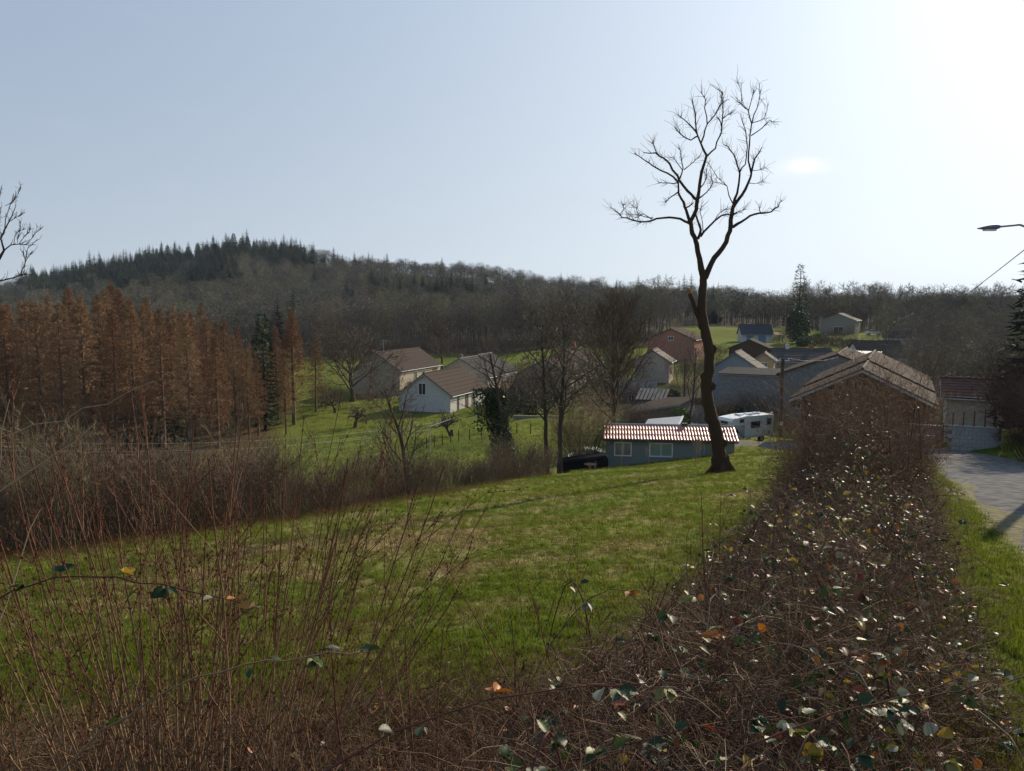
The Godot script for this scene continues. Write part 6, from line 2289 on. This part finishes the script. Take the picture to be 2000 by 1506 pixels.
func make_gardens() -> void:
	# bare bushes and dark shrubs that fill the gaps between the houses
	var g := "bare bushes between the village houses"
	var l := "bare brown bush in the gardens between the village houses"
	var protos: Array[Node3D] = [bush_proto("garden_bush", l, g, 3.4, 20, lin(0.12, 0.09, 0.06), lin(0.14, 0.105, 0.075), 1.3, 6), bush_proto("garden_bush", l, g, 2.6, 22, lin(0.1, 0.075, 0.055), lin(0.12, 0.085, 0.065), 1.2, 6)]
	var n := 0
	for s in [[628, 112, 1.0], [645, 118, 1.2], [668, 110, 0.8], [716, 112, 0.9], [735, 108, 0.8], [1005, 112, 1.5], [1022, 110, 1.6], [1040, 108, 1.5], [1058, 112, 1.6], [1035, 118, 1.9], [1015, 122, 1.6], [1130, 106, 1.0], [1150, 104, 1.1], [1165, 100, 1.3], [1180, 104, 1.5], [1225, 96, 1.1], [1160, 120, 1.6], [1185, 124, 1.8], [1230, 120, 1.6], [1250, 108, 1.3], [1330, 118, 1.4], [1350, 124, 1.6], [1380, 118, 1.5], [1240, 82, 0.9], [1215, 80, 0.9], [1255, 80, 1.0], [1290, 78, 0.8], [1375, 82, 0.9], [1400, 84, 1.0], [1445, 92, 1.0], [1470, 91, 0.9], [1505, 90, 1.1], [1340, 150, 1.6], [1400, 170, 1.2], [1520, 176, 1.2], [1620, 196, 1.2], [1650, 192, 1.2], [1605, 180, 1.3], [1640, 170, 1.4], [1590, 160, 1.4], [1660, 160, 1.4], [1710, 150, 1.6], [1730, 140, 1.6], [1765, 160, 1.8]]:
		n = put_tree(protos, n, by(s[0], s[1]), s[2], "", "")
	# undergrowth at the wood's foot
	for k in 46:
		n = put_tree(protos, n, by(600.0 + k * 15.5 + rf(-6, 6), rf(199, 207)), rf(0.9, 1.5), "bare bush of the undergrowth at the hill's foot", "undergrowth at the foot of the hill")
	for s in [[1075, 101, 2.0, 2.6, "dark evergreen bush below the walled cottage"], [1010, 104, 1.8, 2.4, "dark evergreen bush right of the cream farmhouse"], [1030, 101, 1.6, 1.8, "low dark evergreen bush in front of the bare garden bushes"], [1415, 96, 1.2, 1.4, "dark bush at the left end of the long grey wall"], [1625, 186, 2.2, 2.0, "dark clipped bush below the far beige house"], [1655, 186, 2.2, 1.8, "dark clipped bush below the pale parked car"], [1690, 184, 2.0, 1.8, "dark clipped bush right of the pale parked car"], [1310, 112, 1.4, 1.8, "dark bush below the beige house"]]:
		var o := thing("dark_bush", s[4], "bush", by(s[0], s[1]))
		part(leafy_ball(Vector3(0, s[3] * 0.45, 0), Vector3(s[2], s[3] * 0.6, s[2] * 0.8), 700, 0.13, lin(0.028, 0.042, 0.02)), "foliage", M.needles, o)
	# garden walls of rubble
	for s in [[1003, 96, 5.5, 97.0, 0.7, "low rubble wall at the top of the lower meadow"], [1345, 108, 6.0, 70.0, 1.0, "red-brown garden wall along the village lane"], [1255, 96, 4.0, 95.0, 0.9, "pale garden wall in front of the striped canopy"]]:
		var w := thing("garden_wall", s[5], "wall", by(s[0], s[1]), -deg_to_rad(s[3]))
		var stone := [MB.new(), MB.new()]
		(stone[0] as MB).box(Vector3(0, 0, -0.4), Vector3(0.35, 0.2, 0))
		(stone[1] as MB).box(Vector3(-0.02, 0, -0.55), Vector3(0.36, 0.23, 0))
		var ms := [(stone[0] as MB).mesh(null), (stone[1] as MB).mesh(null)]
		var rows := int(s[4] / 0.24) + 1
		for r in rows:
			var z := -rf(0, 0.2)
			while z > -s[2]:
				var k := rng.randi() % 2
				var o := part(null, "stone", M.brick_red if s[3] < 80.0 else M.stone, w, ms[k])
				o.position = Vector3(rf(-0.03, 0.03), r * 0.235 - 0.15, z)
				z -= 0.43 if k == 0 else 0.58


func make_far_ridge() -> void:
	var b := MB.new()
	var w := 60
	for k in w + 1:
		var f := float(k) / w
		var x := lerpf(-1500, 1900, f)
		var h := 12.0 + 6.0 * noise.get_noise_1d(x * 0.09)
		for r in 3:
			b.v.append(Vector3(x, [-60.0, h * 0.8, h][r], -1500.0 - r * 100.0))
			b.n.append(Vector3(0, 0.9, 0.43))
			b.c.append(lin(0.05, 0.06, 0.04))
			b.t.append(Vector2(f, r))
	for k in w:
		for r in 2:
			var p := k * 3 + r
			for q in [p, p + 1, p + 3, p + 3, p + 1, p + 4]:
				b.i.append(q)
	tag(part(b, "hills", M.bark, self), "", "", "", "structure")


func _ready() -> void:
	rng.seed = 20240316
	noise.seed = 4
	noise.frequency = 0.035
	noise.fractal_octaves = 3
	make_view()
	make_materials()
	make_terrain()
	make_far_ridge()
	make_village()
	make_motorhome()
	make_car("pale car parked before the far beige house on the rise", by(1683, 208), -0.2, M.car_paint)
	make_car("white car half hidden behind the budding bush", base_at(1106, 60, -12.6), -0.15, M.white_paint)
	make_poles()
	make_gardens()
	make_far_wood()
	make_ridge_firs()
	make_wood_edge()
	make_larches()
	make_village_trees()
	make_ditch_shrubs()
	make_hero_tree()
	make_edge_tree()
	make_grass()
	make_hedge()
	make_foreground()
